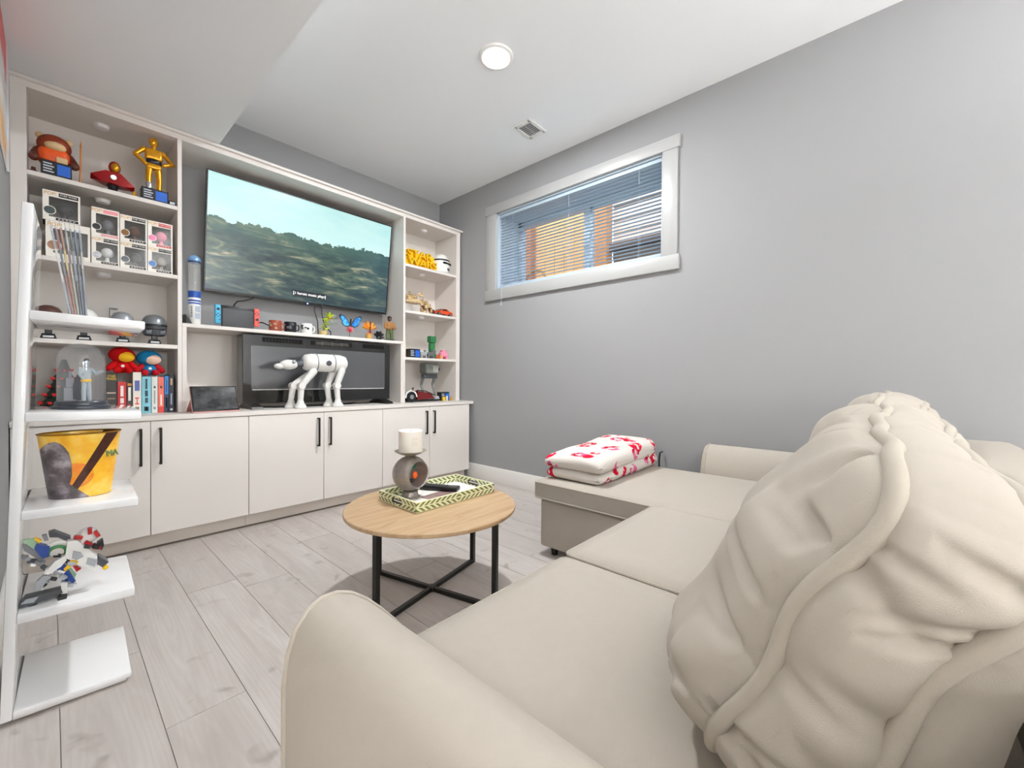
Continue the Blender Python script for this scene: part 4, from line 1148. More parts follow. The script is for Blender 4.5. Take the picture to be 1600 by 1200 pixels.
book('coral red book with a white spine title', .439, .468, .222, 'e5705c', [(.0, .16, 1.0, 'd94437'), (.2, .5, .3, 'f6ddd2'), (.68, .74, .35, '45302e')])
book('slim bright blue book with a dark lower spine', .469, .490, .228, '2b78c2', [(.0, .5, 1.0, '24324e'), (.55, .9, .3, '1d4f8a'), (.12, .4, .3, 'c7d2de')])
book('slim navy book, right end of the book row', .491, .516, .236, '15192b', [(.05, .1, .5, 'd8d8e0'), (.2, .5, .3, '9aa2b8'), (.72, .9, .4, 'c8a06a')])
def plush(label, cx, cz, main, facec, accent, foot, tilt):
    cy = 3.40
    t = thing('plush_toy', label, 'plush toy', (cx, cy, cz), group='round plush toys on the books')
    part(t, 'head', B().sph((cx, cy, cz + .105), (.062, .05, .048), 22, 16, rot=(0, tilt, 0)), main)
    part(t, 'face_patch', B().sph((cx + .012, cy - .030, cz + .098), (.043, .024, .032), 18, 12, rot=(0, tilt, 0)), facec)
    part(t, 'body', B().sph((cx, cy, cz + .038), (.042, .036, .038), 18, 12), main)
    part(t, 'chest_spot', B().cyl((cx, cy - .037, cz + .042), (cx, cy - .033, cz + .042), .008, .008, 14), m_wht)
    for sx in (-1, 1):
        part(t, 'arm', B().limb([(cx + sx * .035, cy - .01, cz + .055), (cx + sx * .058, cy - .02, cz + .028)], [.018, .017]), accent)
        part(t, 'leg', B().limb([(cx + sx * .02, cy - .02, cz + .018), (cx + sx * .026, cy - .05, cz + .016)], [.018, .018]), foot)
    return t
m_pl = dict(rough=.95, var=.08, scale=60, bump=.4, bscale=300, spec=.1)
plush('round red plush toy with a yellow face patch sitting on the books', .282, 1.024, M('c4161a', **m_pl), M('f0b92a', **m_pl), M('c4161a', **m_pl), M('c4161a', **m_pl), .2)
plush('round blue plush toy with a pale face patch sitting on the books', .405, 1.012, M('1f7cae', **m_pl), M('ecc7b2', **m_pl), M('b8202a', **m_pl), M('b8202a', **m_pl), .1)

# ------------------------------------------------------------------ bridge shelf
ZB = 1.3455
bx_, by_ = .628, 3.375
t = thing('water_bottle', 'tall clear water bottle with white and blue printed base under the television', 'bottle', (bx_, by_, ZB))
part(t, 'printed_base', B().lathe([(0, 0), (.030, 0), (.033, .004), (.034, .19), (.033, .205), (0, .205)], (bx_, by_, ZB), 28), m_wht)
part(t, 'blue_band', B().lathe([(.0338, .175), (.0346, .177), (.0346, .215), (.0338, .218)], (bx_, by_, ZB), 28), M('1d4fa8', .3, name='bottle_blue'))
part(t, 'blue_band', B().lathe([(.0338, .150), (.0344, .151), (.0344, .160), (.0338, .161)], (bx_, by_, ZB), 28), M('1d4fa8', .3, name='bottle_blue'))
part(t, 'blue_band', B().lathe([(.0338, .134), (.0344, .135), (.0344, .143), (.0338, .144)], (bx_, by_, ZB), 28), M('2a5fb6', .3))
for zz in (.04, .085):
    part(t, 'print_panel', B().box(bx_ - .002, bx_ + .022, by_ - .0355, by_ - .031, ZB + zz, ZB + zz + .035), M('aab6cc', .4, name='panel_grey'), smooth=False)
for k in range(6):
    part(t, 'print_mark', B().box(bx_ - .024, bx_ - .016, by_ - .030, by_ - .024, ZB + .05 + k * .012, ZB + .056 + k * .012), m_dark, smooth=False)
part(t, 'clear_body', B().lathe([(.0325, .206), (.033, .21), (.033, .40), (.031, .408)], (bx_, by_, ZB), 28), glass_mat('bottle_plastic', base=.08, edge=.7, rough=.05, body=.16, bodycol=(.75, .75, .74, 1)))
part(t, 'cap', B().lathe([(0, .406), (.034, .406), (.035, .41), (.035, .428), (.03, .44), (.018, .452), (0, .454)], (bx_, by_, ZB), 28), M('7fa9d6', .25, metal=.3, name='cap_blue_grey'))
part(t, 'cap_ring', B().lathe([(.0335, .404), (.0358, .406), (.0358, .414), (.0335, .416)], (bx_, by_, ZB), 28), M('1d3a6a', .3, name='cap_navy'))
solo('small_case', B().hull([(.577, 3.33, ZB), (.61, 3.33, ZB), (.577, 3.50, ZB), (.62, 3.50, ZB), (.577, 3.34, ZB + .06), (.580, 3.50, ZB + .075), (.60, 3.36, ZB + .03)]), m_dark, 'small dark case in the corner behind the water bottle', 'case', loc=(.59, 3.41, ZB))
# handheld game console in a dock
t = thing('game_console', 'game console in a charcoal dock with one blue and one red controller', 'game console', (.87, 3.36, ZB))
part(t, 'dock', B().box(.772, .962, 3.335, 3.375, ZB, ZB + .128, .008, 3), M('47484b', .5, var=.03, name='charcoal_plastic'))
part(t, 'tablet_top', B().box(.765, .968, 3.349, 3.362, ZB + .03, ZB + .148, .003, 2), m_blackp)
for x0, x1, hx_, nm in ((.733, .768, '4fb4dc', 'left_controller'), (.965, 1.0, 'f2665e', 'right_controller')):
    c = part(t, nm, B().box(x0, x1, 3.342, 3.368, ZB + .02, ZB + .150, .009, 3), M(hx_, .4, var=.03))
    xc = (x0 + x1) / 2
    left = x0 < .8
    part(c, 'stick', B().cyl((xc, 3.335, ZB + (.118 if left else .07)), (xc, 3.343, ZB + (.118 if left else .07)), .0085, .0085, 16), m_dark)
    cz = ZB + (.078 if left else .112)
    for dx, dz in ((0, .010), (0, -.010), (.010, 0), (-.010, 0)):
        part(c, 'button', B().cyl((xc + dx, 3.3395, cz + dz), (xc + dx, 3.343, cz + dz), .0036, .0036, 10), m_dark)
    part(c, 'small_button', B().box(xc + .004, xc + .010, 3.340, 3.343, ZB + .045, ZB + .051), m_dark, smooth=False)
# mugs
def mug(label, cx, body, deco, seed):
    cy = 3.36
    t = thing('mug', label, 'mug', (cx, cy, ZB), group='mugs under the television')
    part(t, 'cup', B().lathe([(0, 0), (.038, 0), (.041, .004), (.042, .076), (.0405, .079), (.038, .076), (.037, .008), (0, .007)], (cx, cy, ZB), 28), body)
    part(t, 'handle', B().tube([(cx + .04, cy, ZB + .062), (cx + .058, cy, ZB + .06), (cx + .064, cy, ZB + .04), (cx + .056, cy, ZB + .02), (cx + .04, cy, ZB + .017)], .005, 8), body)
    rnd = random.Random(seed)
    for k in range(5):
        a = math.radians(-90 - 38 + rnd.uniform(-50, 50))
        zz = ZB + rnd.uniform(.02, .06)
        part(t, 'glaze_patch', B().sph((cx + .040 * math.cos(a), cy + .040 * math.sin(a), zz), (.010, .004, rnd.uniform(.005, .012)), 10, 8, rot=(0, 0, a + math.pi / 2)), deco)
mug('terracotta mug, leftmost of three under the television', 1.108, M('9d4a35', .35, var=.15, scale=60), M('a9a283', .4), 1)
mug('black mug between the terracotta and the white mug', 1.212, m_dark, M('5e6166', .3), 2)
mug('white mug with black marks, rightmost of three', 1.330, m_wht, M('26262a', .4), 3)
# flower and insect models
def petal(c, a, l, w_, tilt, th=.002):
    b = B().sph((l / 2, 0, 0), (l / 2, w_ / 2, th), 12, 6)
    return b.xf(Matrix.Translation(c) @ Matrix.Rotation(a, 4, 'Y') @ Matrix.Rotation(tilt, 4, 'X'))
t = thing('flower_model', 'yellow-green block-built flower model between the white mug and blue butterfly', 'model', (1.485, 3.37, ZB))
m_yg = M('b9cf2e', .4, var=.2, scale=50)
part(t, 'pot', B().lathe([(0, 0), (.026, 0), (.034, .03), (.034, .036), (0, .036)], (1.465, 3.37, ZB), 18), M('c9b27a', .5, var=.1))
part(t, 'stem', B().tube([(1.465, 3.37, ZB + .03), (1.475, 3.37, ZB + .09), (1.50, 3.365, ZB + .15)], .005, 8), M('5f7a22', .5))
for k in range(9):
    a = 2 * math.pi * k / 9
    part(t, 'petal', petal((1.505, 3.36, ZB + .145), -a, .052, .026, .5 * math.sin(k)), m_yg)
for k in range(7):
    part(t, 'leaf', petal((1.468, 3.365, ZB + .045 + .011 * k), -(.5 + 1.1 * k), .05, .026, .4 * math.cos(k * 2)), M('c3cf3c', .4, var=.3, scale=50))
part(t, 'flower_centre', B().sph((1.505, 3.345, ZB + .145), .011, 12, 8), M('d9952a', .4))
for j in range(2):
    part(t, 'grey_leaf', petal((1.515, 3.375, ZB + .085 + j * .05), -.35 - .3 * j, .075, .022, 1.0), M('6f7a70', .5, var=.2))
t = thing('butterfly_model', 'blue-winged butterfly model perched on a pink flower under the television', 'model', (1.69, 3.37, ZB))
part(t, 'base', B().lathe([(0, 0), (.02, 0), (.02, .004), (0, .005)], (1.685, 3.37, ZB), 16), m_dark)
part(t, 'stem', B().cyl((1.685, 3.37, ZB + .003), (1.685, 3.37, ZB + .06), .003, .003, 8), M('3b5a2a', .5))
for k in range(8):
    part(t, 'flower_petal', petal((1.685, 3.362, ZB + .062), 2 * math.pi * k / 8, .036, .026, .4), M('ee7f8a', .5, var=.25, scale=60))
part(t, 'flower_heart', B().sph((1.685, 3.35, ZB + .06), .013, 12, 8), M('c81f30', .4))
part(t, 'insect_body', B().limb([(1.69, 3.365, ZB + .09), (1.692, 3.365, ZB + .13), (1.694, 3.362, ZB + .155)], [.007, .008, .006]), m_dark)
def wing_mat():
    t_ = NT('blue_wing')
    v = t_.coord()
    n_ = t_.noise(v, 30, 2)
    t_.l(t_.ramp(n_.outputs[0], [(.35, lin('1b3f96')), (.5, lin('2586d6')), (.68, lin('62c6ea'))]), t_.p.inputs['Base Color'])
    t_.p.inputs['Roughness'].default_value = .3
    return t_.m
m_wing = wing_mat()
for sx in (-1, 1):
    W_ = [(0, .105), (.02, .14), (.05, .175), (.085, .19), (.10, .18), (.09, .155), (.072, .135), (.078, .118), (.06, .098), (.035, .088), (.012, .095)]
    b = B().prism([(1.692 + sx * x_, ZB + z_) for x_, z_ in W_], 'xz', 3.364, 3.368)
    wg = part(t, 'wing', b, m_dark, smooth=False)
    cx_, cz_ = .055, .135
    b = B().prism([(1.692 + sx * (cx_ + (x_ - cx_) * .84), ZB + cz_ + (z_ - cz_) * .84) for x_, z_ in W_], 'xz', 3.3625, 3.3642)
    part(wg, 'wing_panel', b, m_wing, smooth=False)
t = thing('flower_model', 'orange petalled flower model beside the small soldier figurine', 'model', (1.865, 3.37, ZB))
part(t, 'pot', B().lathe([(0, 0), (.022, 0), (.030, .028), (.026, .05), (0, .05)], (1.862, 3.37, ZB), 16), M('c3974f', .5, var=.5, scale=60))
for k in range(10):
    a = math.radians(195 + 15 * k) if k < 5 else math.radians(-75 + 15 * (k - 5))
    part(t, 'petal', petal((1.862, 3.36, ZB + .085), a, .075, .028, .5 * (-1) ** k), M('ee7d1f' if k % 2 else 'f0a93a', .4, var=.2, scale=60))
for k in range(5):
    part(t, 'petal', petal((1.862, 3.355, ZB + .08), math.radians(40 + 25 * k), .05, .024, .3), M('e8551c', .4, var=.2))
part(t, 'insect_body', B().limb([(1.864, 3.352, ZB + .06), (1.866, 3.352, ZB + .15)], [.007, .005]), m_brown)
t = thing('winged_model', 'small black winged model between the orange flower and the figurine', 'model', (1.965, 3.38, ZB))
for k in range(5):
    part(t, 'wing_blade', petal((1.965, 3.38, ZB + .03), math.radians(-150 + 38 * k), .055, .035, .6), m_dark)
part(t, 'core', B().sph((1.965, 3.38, ZB + .02), (.028, .02, .02), 12, 8), m_dark)
t = thing('figurine', 'small standing figurine in brown jacket and green trousers, right end of bridge shelf', 'figure', (2.065, 3.37, ZB))
fx, fy = 2.065, 3.37
part(t, 'base', B().lathe([(0, 0), (.05, 0), (.05, .008), (.044, .012), (0, .012)], (fx, fy, ZB), 24, 1.1, .8), m_dark)
part(t, 'trousers', B().limb([(fx - .02, fy, ZB + .015), (fx - .022, fy, ZB + .06), (fx - .012, fy, ZB + .105)], [.016, .016, .02]).limb([(fx + .024, fy, ZB + .015), (fx + .022, fy, ZB + .06), (fx + .012, fy, ZB + .105)], [.016, .016, .02]), M('5c6a45', .6, var=.3, scale=70))
part(t, 'jacket', B().box(fx - .036, fx + .036, fy - .022, fy + .02, ZB + .1, ZB + .172, .014, 3).limb([(fx - .038, fy, ZB + .16), (fx - .05, fy - .01, ZB + .12), (fx - .02, fy - .03, ZB + .11)], [.013, .012, .011]).limb([(fx + .038, fy, ZB + .16), (fx + .05, fy - .01, ZB + .12), (fx + .02, fy - .03, ZB + .115)], [.013, .012, .011]), M('a0703e', .6, var=.3, scale=70))
part(t, 'head', B().sph((fx, fy, ZB + .2), (.018, .02, .024), 14, 10), M('6a4a38', .5, var=.1))
part(t, 'cap', B().sph((fx, fy, ZB + .211), (.0195, .021, .016), 14, 8), m_dark)
# tablet in a pink stand cover
t = thing('tablet_computer', 'tablet with a dark screen propped in a pink folding cover on the worktop', 'tablet', (.70, 3.2, ZW), (0, 0, math.radians(3)), world=False)
tl = math.radians(-24)
part(t, 'base_flap', B().box(-.125, .125, -.055, .13, .0005, .006, .002, 1), M('e9b3ae', .6, var=.03, name='pink_cover'))
mt = Matrix.Translation((0, -.045, .008)) @ Matrix.Rotation(tl, 4, 'X')
part(t, 'back_cover', B().box(-.128, .128, .004, .009, 0, .172, .002, 1).xf(mt), M('e9b3ae', .6, var=.03, name='pink_cover'))
part(t, 'slab', B().box(-.125, .125, -.004, .0038, .001, .170, .003, 2).xf(mt), m_blackp)
def dusty():
    t_ = NT('dusty_glass_screen')
    n_ = t_.noise(t_.coord(scale=(1, 1, 1.4)), 14, 5, .6)
    t_.l(t_.ramp(n_.outputs[0], [(.38, lin('1a1b1c')), (.62, lin('4c4e50'))]), t_.p.inputs['Base Color'])
    t_.p.inputs['Roughness'].default_value = .12
    return t_.m
part(t, 'screen', B().box(-.116, .116, -.0046, -.0038, .010, .161).xf(mt), dusty(), smooth=False)
part(t, 'prop_flap', B().hull([(-.12, .005, .10), (.12, .005, .10), (-.12, .0065, .101), (.12, .0065, .101), (-.12, .125, .004), (.12, .125, .004), (-.12, .128, .004), (.12, .128, .004)]), M('dca59f', .6, var=.03))
# plain white four-legged walking robot model
t = thing('walking_robot_model', 'large white four-legged toy machine standing in front of the fireplace', 'model', (1.36, 3.2, ZW))
m_rb = M('e3e1dd', .5, var=.06, scale=90, bump=.3, bscale=140, name='offwhite_plastic')
ry = 3.2
bd = part(t, 'body', B().lathe([(0, 0), (.035, .004), (.058, .022), (.066, .06), (.068, .17), (.066, .28), (.054, .322), (.03, .338), (0, .342)], (0, 0, 0), 28).xf(Matrix.Translation((1.234, ry, 1.118)) @ Matrix.Rotation(math.pi / 2, 4, 'Y')), m_rb, ang=40)
for xx in (1.33, 1.46):
    part(bd, 'body_ring', B().lathe([(.066, -.004), (.0705, -.003), (.0705, .003), (.066, .004)], (0, 0, 0), 28).xf(Matrix.Translation((xx, ry, 1.118)) @ Matrix.Rotation(math.pi / 2, 4, 'Y')), m_grey)
part(bd, 'side_hatch', B().cyl((1.405, ry - .072, 1.115), (1.405, ry - .060, 1.115), .020, .020, 20), m_dgrey)
part(t, 'neck', B().cyl((1.195, ry, 1.10), (1.25, ry, 1.112), .024, .03, 16), m_dgrey)
hd_ = part(t, 'head', B().sph((1.145, ry, 1.098), (.062, .042, .036), 22, 14), m_rb)
part(hd_, 'snout', B().sph((1.082, ry, 1.085), (.036, .026, .020), 16, 10), m_rb)
for sx in (-1, 1):
    part(hd_, 'ear_knob', B().cyl((1.165, ry + sx * .036, 1.115), (1.165, ry + sx * .052, 1.122), .012, .010, 12), m_grey)
for (hx0, kx, fx_, sy, zt) in ((1.30, 1.213, 1.208, -1, 1.05), (1.33, 1.19, 1.175, 1, 1.05), (1.515, 1.475, 1.485, -1, 1.06), (1.49, 1.44, 1.455, 1, 1.06)):
    yy = ry + sy * .045
    lg = part(t, 'leg', B().limb([(hx0, yy, zt), (kx, yy, .945), (fx_, yy, .835)], [.027, .023, .019], 12), m_rb, ang=30)
    part(lg, 'knee_disc', B().cyl((kx, yy - sy * 0 - .026, .945), (kx, yy + .026, .945), .024, .024, 16), m_rb)
    part(lg, 'foot', B().lathe([(0, 0), (.04, 0), (.043, .006), (.036, .024), (.026, .034), (.02, .06), (0, .06)], (fx_, yy, ZW + .0005), 18), m_rb)
# ------------------------------------------------------------------ right bookcase
t = thing('block_letters', 'yellow block letters spelling two stacked words, right bookcase', 'letters', (2.38, 3.36, Z1))
text(t, 'upper_word', 'STAR', .10, (2.375, 3.355, Z1 + .118), m_yel, ext=.02, sx=1.25)
text(t, 'lower_word', 'WARS', .10, (2.405, 3.345, Z1 + .040), m_yel, ext=.02, sx=1.20)
part(t, 'backing', B().box(2.235, 2.565, 3.372, 3.378, Z1, Z1 + .145), m_yel, smooth=False)
t = thing('model_helmet', 'white rounded model helmet with a black brow band beside the yellow letters', 'helmet', (2.655, 3.38, Z1))
hx_, hy_ = 2.655, 3.38
part(t, 'shell', B().lathe([(.07, 0), (.082, .01), (.09, .06), (.09, .11), (.08, .15), (.055, .182), (.025, .196), (0, .198)], (hx_, hy_, Z1), 32), m_wht)
part(t, 'brow_band', B().lathe([(.0895, .118), (.092, .120), (.0905, .132), (.087, .134)], (hx_, hy_, Z1), 32), m_dark)
part(t, 'visor', B().box(-.055, .055, -.093, -.06, .085, .105, .006, 2).xf(Matrix.Translation((hx_, hy_, Z1)) @ Matrix.Rotation(.25, 4, 'Z')), m_dark)
part(t, 'mouth_vent', B().box(-.022, .022, -.09, -.06, .028, .055, .006, 2).xf(Matrix.Translation((hx_, hy_, Z1)) @ Matrix.Rotation(.45, 4, 'Z')), m_dgrey)
rnd = random.Random(5)
def blocks(name, label, cat, cx, cy, z, n_, rx, ry_, hz, cols, group=None, smin=.018, smax=.04):
    t = thing(name, label, cat, (cx, cy, z), group=group)
    zz = z
    part(t, 'base_plate', B().box(cx - rx, cx + rx, cy - ry_, cy + ry_, z, z + .008, .001, 1), cols[0])
    for k in range(n_):
        f = k / n_
        sx, sy, sz = rnd.uniform(smin, smax), rnd.uniform(smin, smax), rnd.uniform(smin * .6, smax * .7)
        x_ = cx + rnd.uniform(-1, 1) * (rx - sx * .5) * (1 - .55 * f)
        y_ = cy + rnd.uniform(-1, 1) * (ry_ - sy * .5) * (1 - .4 * f)
        z_ = z + .006 + f * (hz - sz)
        part(t, 'brick', B().box(x_ - sx / 2, x_ + sx / 2, y_ - sy / 2, y_ + sy / 2, z_ - f * .0, z_ + sz, .002, 1, rot=(0, 0, rnd.uniform(-.4, .4))), cols[k % len(cols)])
    return t
Z2r = 1.6405
m_sand = M('cdb48a', .5, var=.15, scale=40)
m_sand2 = M('a88d63', .5, var=.2, scale=40)
t = thing('wheeled_model', 'sand-coloured block-built vehicle on a clear stand, right bookcase', 'model', (2.31, 3.38, Z2r))
part(t, 'stand', B().box(2.25, 2.37, 3.35, 3.41, Z2r, Z2r + .004).box(2.30, 2.32, 3.37, 3.39, Z2r, Z2r + .10), m_clear, smooth=False)
part(t, 'hull', B().box(2.215, 2.40, 3.335, 3.43, Z2r + .085, Z2r + .125, .012, 3), m_sand)
part(t, 'upper_deck', B().lathe([(0, .12), (.075, .12), (.07, .15), (.04, .165), (0, .168)], (2.29, 3.385, Z2r), 20, 1.1, .7), m_sand2)
for k in range(22):
    x_, y_, z_ = rnd.uniform(2.215, 2.42), rnd.uniform(3.325, 3.37), Z2r + rnd.uniform(.085, .17)
    part(t, 'brick', B().box(x_ - .012, x_ + .012, y_ - .01, y_ + .01, z_, z_ + .016, .001, 1, rot=(0, 0, rnd.uniform(-.5, .5))), (m_sand, m_sand2, m_tan)[k % 3])
t = thing('block_plant', 'cluster of sand and brown toy blocks with a pointed spire beside the orange car', 'model', (2.46, 3.37, Z2r))
part(t, 'base_plate', B().box(2.385, 2.53, 3.33, 3.41, Z2r, Z2r + .006), m_sand2, smooth=False)
for k in range(34):
    f = k / 34
    x_, y_ = 2.46 + rnd.uniform(-.075, .085) * (1 - .5 * f), 3.365 + rnd.uniform(-.035, .035)
    z_ = Z2r + .006 + f * .12
    part(t, 'brick', B().box(x_ - .013, x_ + .013, y_ - .012, y_ + .012, max(Z2r + .005, z_ - .02), z_ + .016, .003, 1, rot=(0, 0, rnd.uniform(-.6, .6))), (m_tan, m_sand, m_sand2, m_brown)[k % 4])
part(t, 'spire', B().cyl((2.435, 3.37, Z2r + .12), (2.435, 3.37, Z2r + .225), .008, .002, 8), m_sand)
# orange toy car
t = thing('toy_car', 'low orange toy sports car in the right bookcase', 'toy car', (2.66, 3.37, Z2r), (0, 0, math.radians(8)), world=False)
P_ = [(-.125, .018), (-.12, .036), (-.085, .044), (-.05, .050), (-.015, .070), (.03, .072), (.075, .052), (.115, .046), (.122, .018)]
part(t, 'body', B().prism(P_, 'xz', -.045, .045), M('e2501c', .25, var=.05, coat=.6, name='orange_lacquer'), ang=30)
for sy in (-1, 1):
    part(t, 'side_window', B().prism([(-.038, .05), (-.012, .066), (.026, .067), (.055, .053)], 'xz', sy * .0445, sy * .0462), m_dark, smooth=False)
    for wx in (-.08, .08):
        wh = part(t, 'wheel', B().cyl((wx, sy * .034, .0185), (wx, sy * .048, .0185), .018, .018, 20), m_dark)
        part(wh, 'hub', B().cyl((wx, sy * .047, .0185), (wx, sy * .0492, .0185), .010, .009, 12), m_grey)
part(t, 'windscreen', B().prism([(-.052, .0505), (-.017, .0705), (-.017, .0718), (-.055, .0515)], 'xz', -.036, .036), m_dark, smooth=False)
# third shelf
Z3r = 1.2035
solo('wall_card', B().box(2.20, 2.245, 3.38, 3.385, Z3r, Z3r + .23).box(2.205, 2.24, 3.385, 3.42, Z3r, Z3r + .01), M('d9cba6', .5, var=.35, scale=50), 'tall narrow patterned card at the left end of the third right shelf', 'card', loc=(2.22, 3.39, Z3r))
t = thing('block_figure', 'green blocky toy figure on the third right shelf', 'figure', (2.575, 3.41, Z3r))
m_gp = M('2f7a47', .5, var=.55, scale=70, name='mottled_green')
part(t, 'head', B().box(2.535, 2.605, 3.38, 3.44, Z3r + .165, Z3r + .228, .002, 1), m_gp)
part(t, 'body', B().box(2.542, 2.598, 3.39, 3.43, Z3r + .05, Z3r + .163, .002, 1), m_gp)
for sx in (-1, 1):
    part(t, 'foot', B().box(2.57 + sx * .017 - .016, 2.57 + sx * .017 + .016, 3.375, 3.445, Z3r, Z3r + .05, .002, 1), m_gp)
t = thing('name_plate', 'black and blue printed plate on the third right shelf', 'plate', (2.31, 3.34, Z3r))
plaque(t, 'plate', 2.255, 2.37, 3.36, Z3r, .083)
def critter(label, cx, cy, z, s, mt_, cat='figure', head=1):
    t = thing('toy_animal', label, cat, (cx, cy, z), group='small toy animals in the right bookcase')
    part(t, 'body', B().box(cx - .045 * s, cx + .03 * s, cy - .022 * s, cy + .022 * s, z + .022 * s, z + .062 * s, .01 * s, 2), mt_)
    part(t, 'head', B().box(cx + head * .022 * s - .018 * s + .01, cx + head * .022 * s + .02 * s + .01, cy - .02 * s, cy + .02 * s, z + .045 * s, z + .082 * s, .006 * s, 2), mt_)
    for sx in (-.035, .02):
        for sy in (-.014, .014):
            part(t, 'leg', B().box(cx + sx * s - .008 * s, cx + sx * s + .008 * s, cy + sy * s - .007 * s, cy + sy * s + .007 * s, z, z + .026 * s), mt_, smooth=False)
    return t
critter('light grey toy animal beside the black and blue plate', 2.425, 3.35, Z3r, 1.0, M('9a9d9c', .5, var=.25, scale=70))
critter('dark grey toy animal in front of the green blocky figure', 2.505, 3.34, Z3r, 1.0, M('6a6c6e', .5, var=.4, scale=70))
critter('pink toy animal at the right end of the third right shelf', 2.685, 3.36, Z3r, 1.15, m_pink, head=-1)
solo('brick_piece', B().box(2.575, 2.605, 3.325, 3.35, Z3r, Z3r + .02, .002, 1).box(2.583, 2.60, 3.33, 3.347, Z3r + .02, Z3r + .045, .002, 1), M('d8502a', .5, var=.3, scale=60), 'tiny red-orange toy block left of the pink toy animal', 'toy', loc=(2.59, 3.34, Z3r))
solo('brick_piece', B().box(2.613, 2.635, 3.325, 3.35, Z3r, Z3r + .016, .002, 1).box(2.617, 2.631, 3.33, 3.345, Z3r + .016, Z3r + .034, .002, 1), M('d9a83a', .5, var=.3, scale=60), 'tiny yellow toy block left of the pink toy animal', 'toy', loc=(2.625, 3.34, Z3r))
# bottom niche
t = thing('two_legged_robot', 'grey two-legged boxy robot model in the lowest right bookcase niche', 'model', (2.57, 3.45, ZW))
m_r2 = M('7d817c', .5, var=.25, scale=80, bump=.3, bscale=140)
rx_, ry_ = 2.57, 3.45
part(t, 'cabin', B().box(rx_ - .082, rx_ + .082, ry_ - .066, ry_ + .066, ZW + .268, ZW + .385, .028, 4), m_r2)
part(t, 'front_plate', B().box(rx_ - .01, rx_ + .06, ry_ - .076, ry_ - .066, ZW + .285, ZW + .355, .003, 1), M('a4a79f', .5, var=.1))
part(t, 'hip', B().box(rx_ - .085, rx_ + .085, ry_ - .03, ry_ + .03, ZW + .225, ZW + .268, .008, 2), m_dgrey)
for sx in (-1, 1):
    lx = rx_ + sx * .07
    lg = part(t, 'leg', B().limb([(lx, ry_, ZW + .24), (lx + .0, ry_ + .04, ZW + .16), (lx + .005, ry_ - .015, ZW + .03)], [.018, .013, .012], 10), m_r2)
    part(lg, 'foot', B().box(lx - .026, lx + .03, ry_ - .055, ry_ + .03, ZW + .0005, ZW + .025, .006, 2), m_r2)
part(t, 'side_barrel', B().cyl((rx_ + .09, ry_ - .02, ZW + .32), (rx_ + .105, ry_ - .02, ZW + .32), .018, .018, 14), m_dark)
t = thing('toy_speeder', 'dark red and black toy vehicle with a round grey wheel, lowest right niche', 'toy vehicle', (2.40, 3.34, ZW))
sy_ = 3.34
part(t, 'chassis', B().box(2.215, 2.60, sy_ - .03, sy_ + .03, ZW + .004, ZW + .022, .004, 1), m_dark)
wl = part(t, 'wheel', B().cyl((2.262, sy_ - .038, ZW + .05), (2.262, sy_ + .03, ZW + .05), .049, .049, 28), m_dark)
part(wl, 'hub', B().cyl((2.262, sy_ - .042, ZW + .05), (2.262, sy_ - .036, ZW + .05), .021, .02, 20), m_grey)
part(t, 'fender', B().tube([(2.205, sy_ - .02, ZW + .04), (2.215, sy_ - .02, ZW + .085), (2.262, sy_ - .02, ZW + .108), (2.31, sy_ - .02, ZW + .09), (2.33, sy_ - .02, ZW + .05)], .009, 8), m_wht)
part(t, 'red_hull', B().hull([(2.33, sy_ - .03, ZW + .02), (2.33, sy_ + .03, ZW + .02), (2.335, sy_ - .03, ZW + .105), (2.335, sy_ + .03, ZW + .105), (2.50, sy_ - .02, ZW + .08), (2.50, sy_ + .02, ZW + .08), (2.54, sy_ - .018, ZW + .03), (2.54, sy_ + .018, ZW + .03)]), M('6e1a1c', .35, var=.2, scale=60), smooth=False)
part(t, 'canopy_bar', B().tube([(2.32, sy_ - .032, ZW + .11), (2.42, sy_ - .03, ZW + .105), (2.54, sy_ - .022, ZW + .06)], .005, 6), m_dark)
part(t, 'handlebar', B().tube([(2.27, sy_ - .03, ZW + .13), (2.30, sy_, ZW + .135), (2.325, sy_ + .03, ZW + .13)], .005, 6).cyl((2.30, sy_, ZW + .09), (2.30, sy_, ZW + .135), .005, .005, 8), m_dark)
part(t, 'front_wheel', B().cyl((2.575, sy_ - .02, ZW + .026), (2.575, sy_ + .02, ZW + .026), .026, .026, 20), M('b9bab8', .4, var=.1))
t = thing('printed_card', 'small blue and yellow printed card at the right end of the lowest right niche', 'card', (2.695, 3.35, ZW))
plaque(t, 'card', 2.63, 2.735, 3.365, ZW + .0005, .088)
part(t, 'yellow_block', B().box(2.64, 2.67, 3.31, 3.328, ZW + .0005, ZW + .04, .002, 1), m_yel)
part(t, 'white_block', B().box(2.685, 2.70, 3.31, 3.327, ZW + .0005, ZW + .05, .002, 1), m_wht)
solo('brick_piece', B().box(2.745, 2.77, 3.32, 3.34, ZW + .0005, ZW + .018, .002, 1).box(2.75, 2.764, 3.323, 3.337, ZW + .018, ZW + .042, .002, 1), M('d99a3a', .5, var=.3, scale=60), 'tiny yellow toy block at the far right of the lowest right niche', 'toy', loc=(2.757, 3.33, ZW))

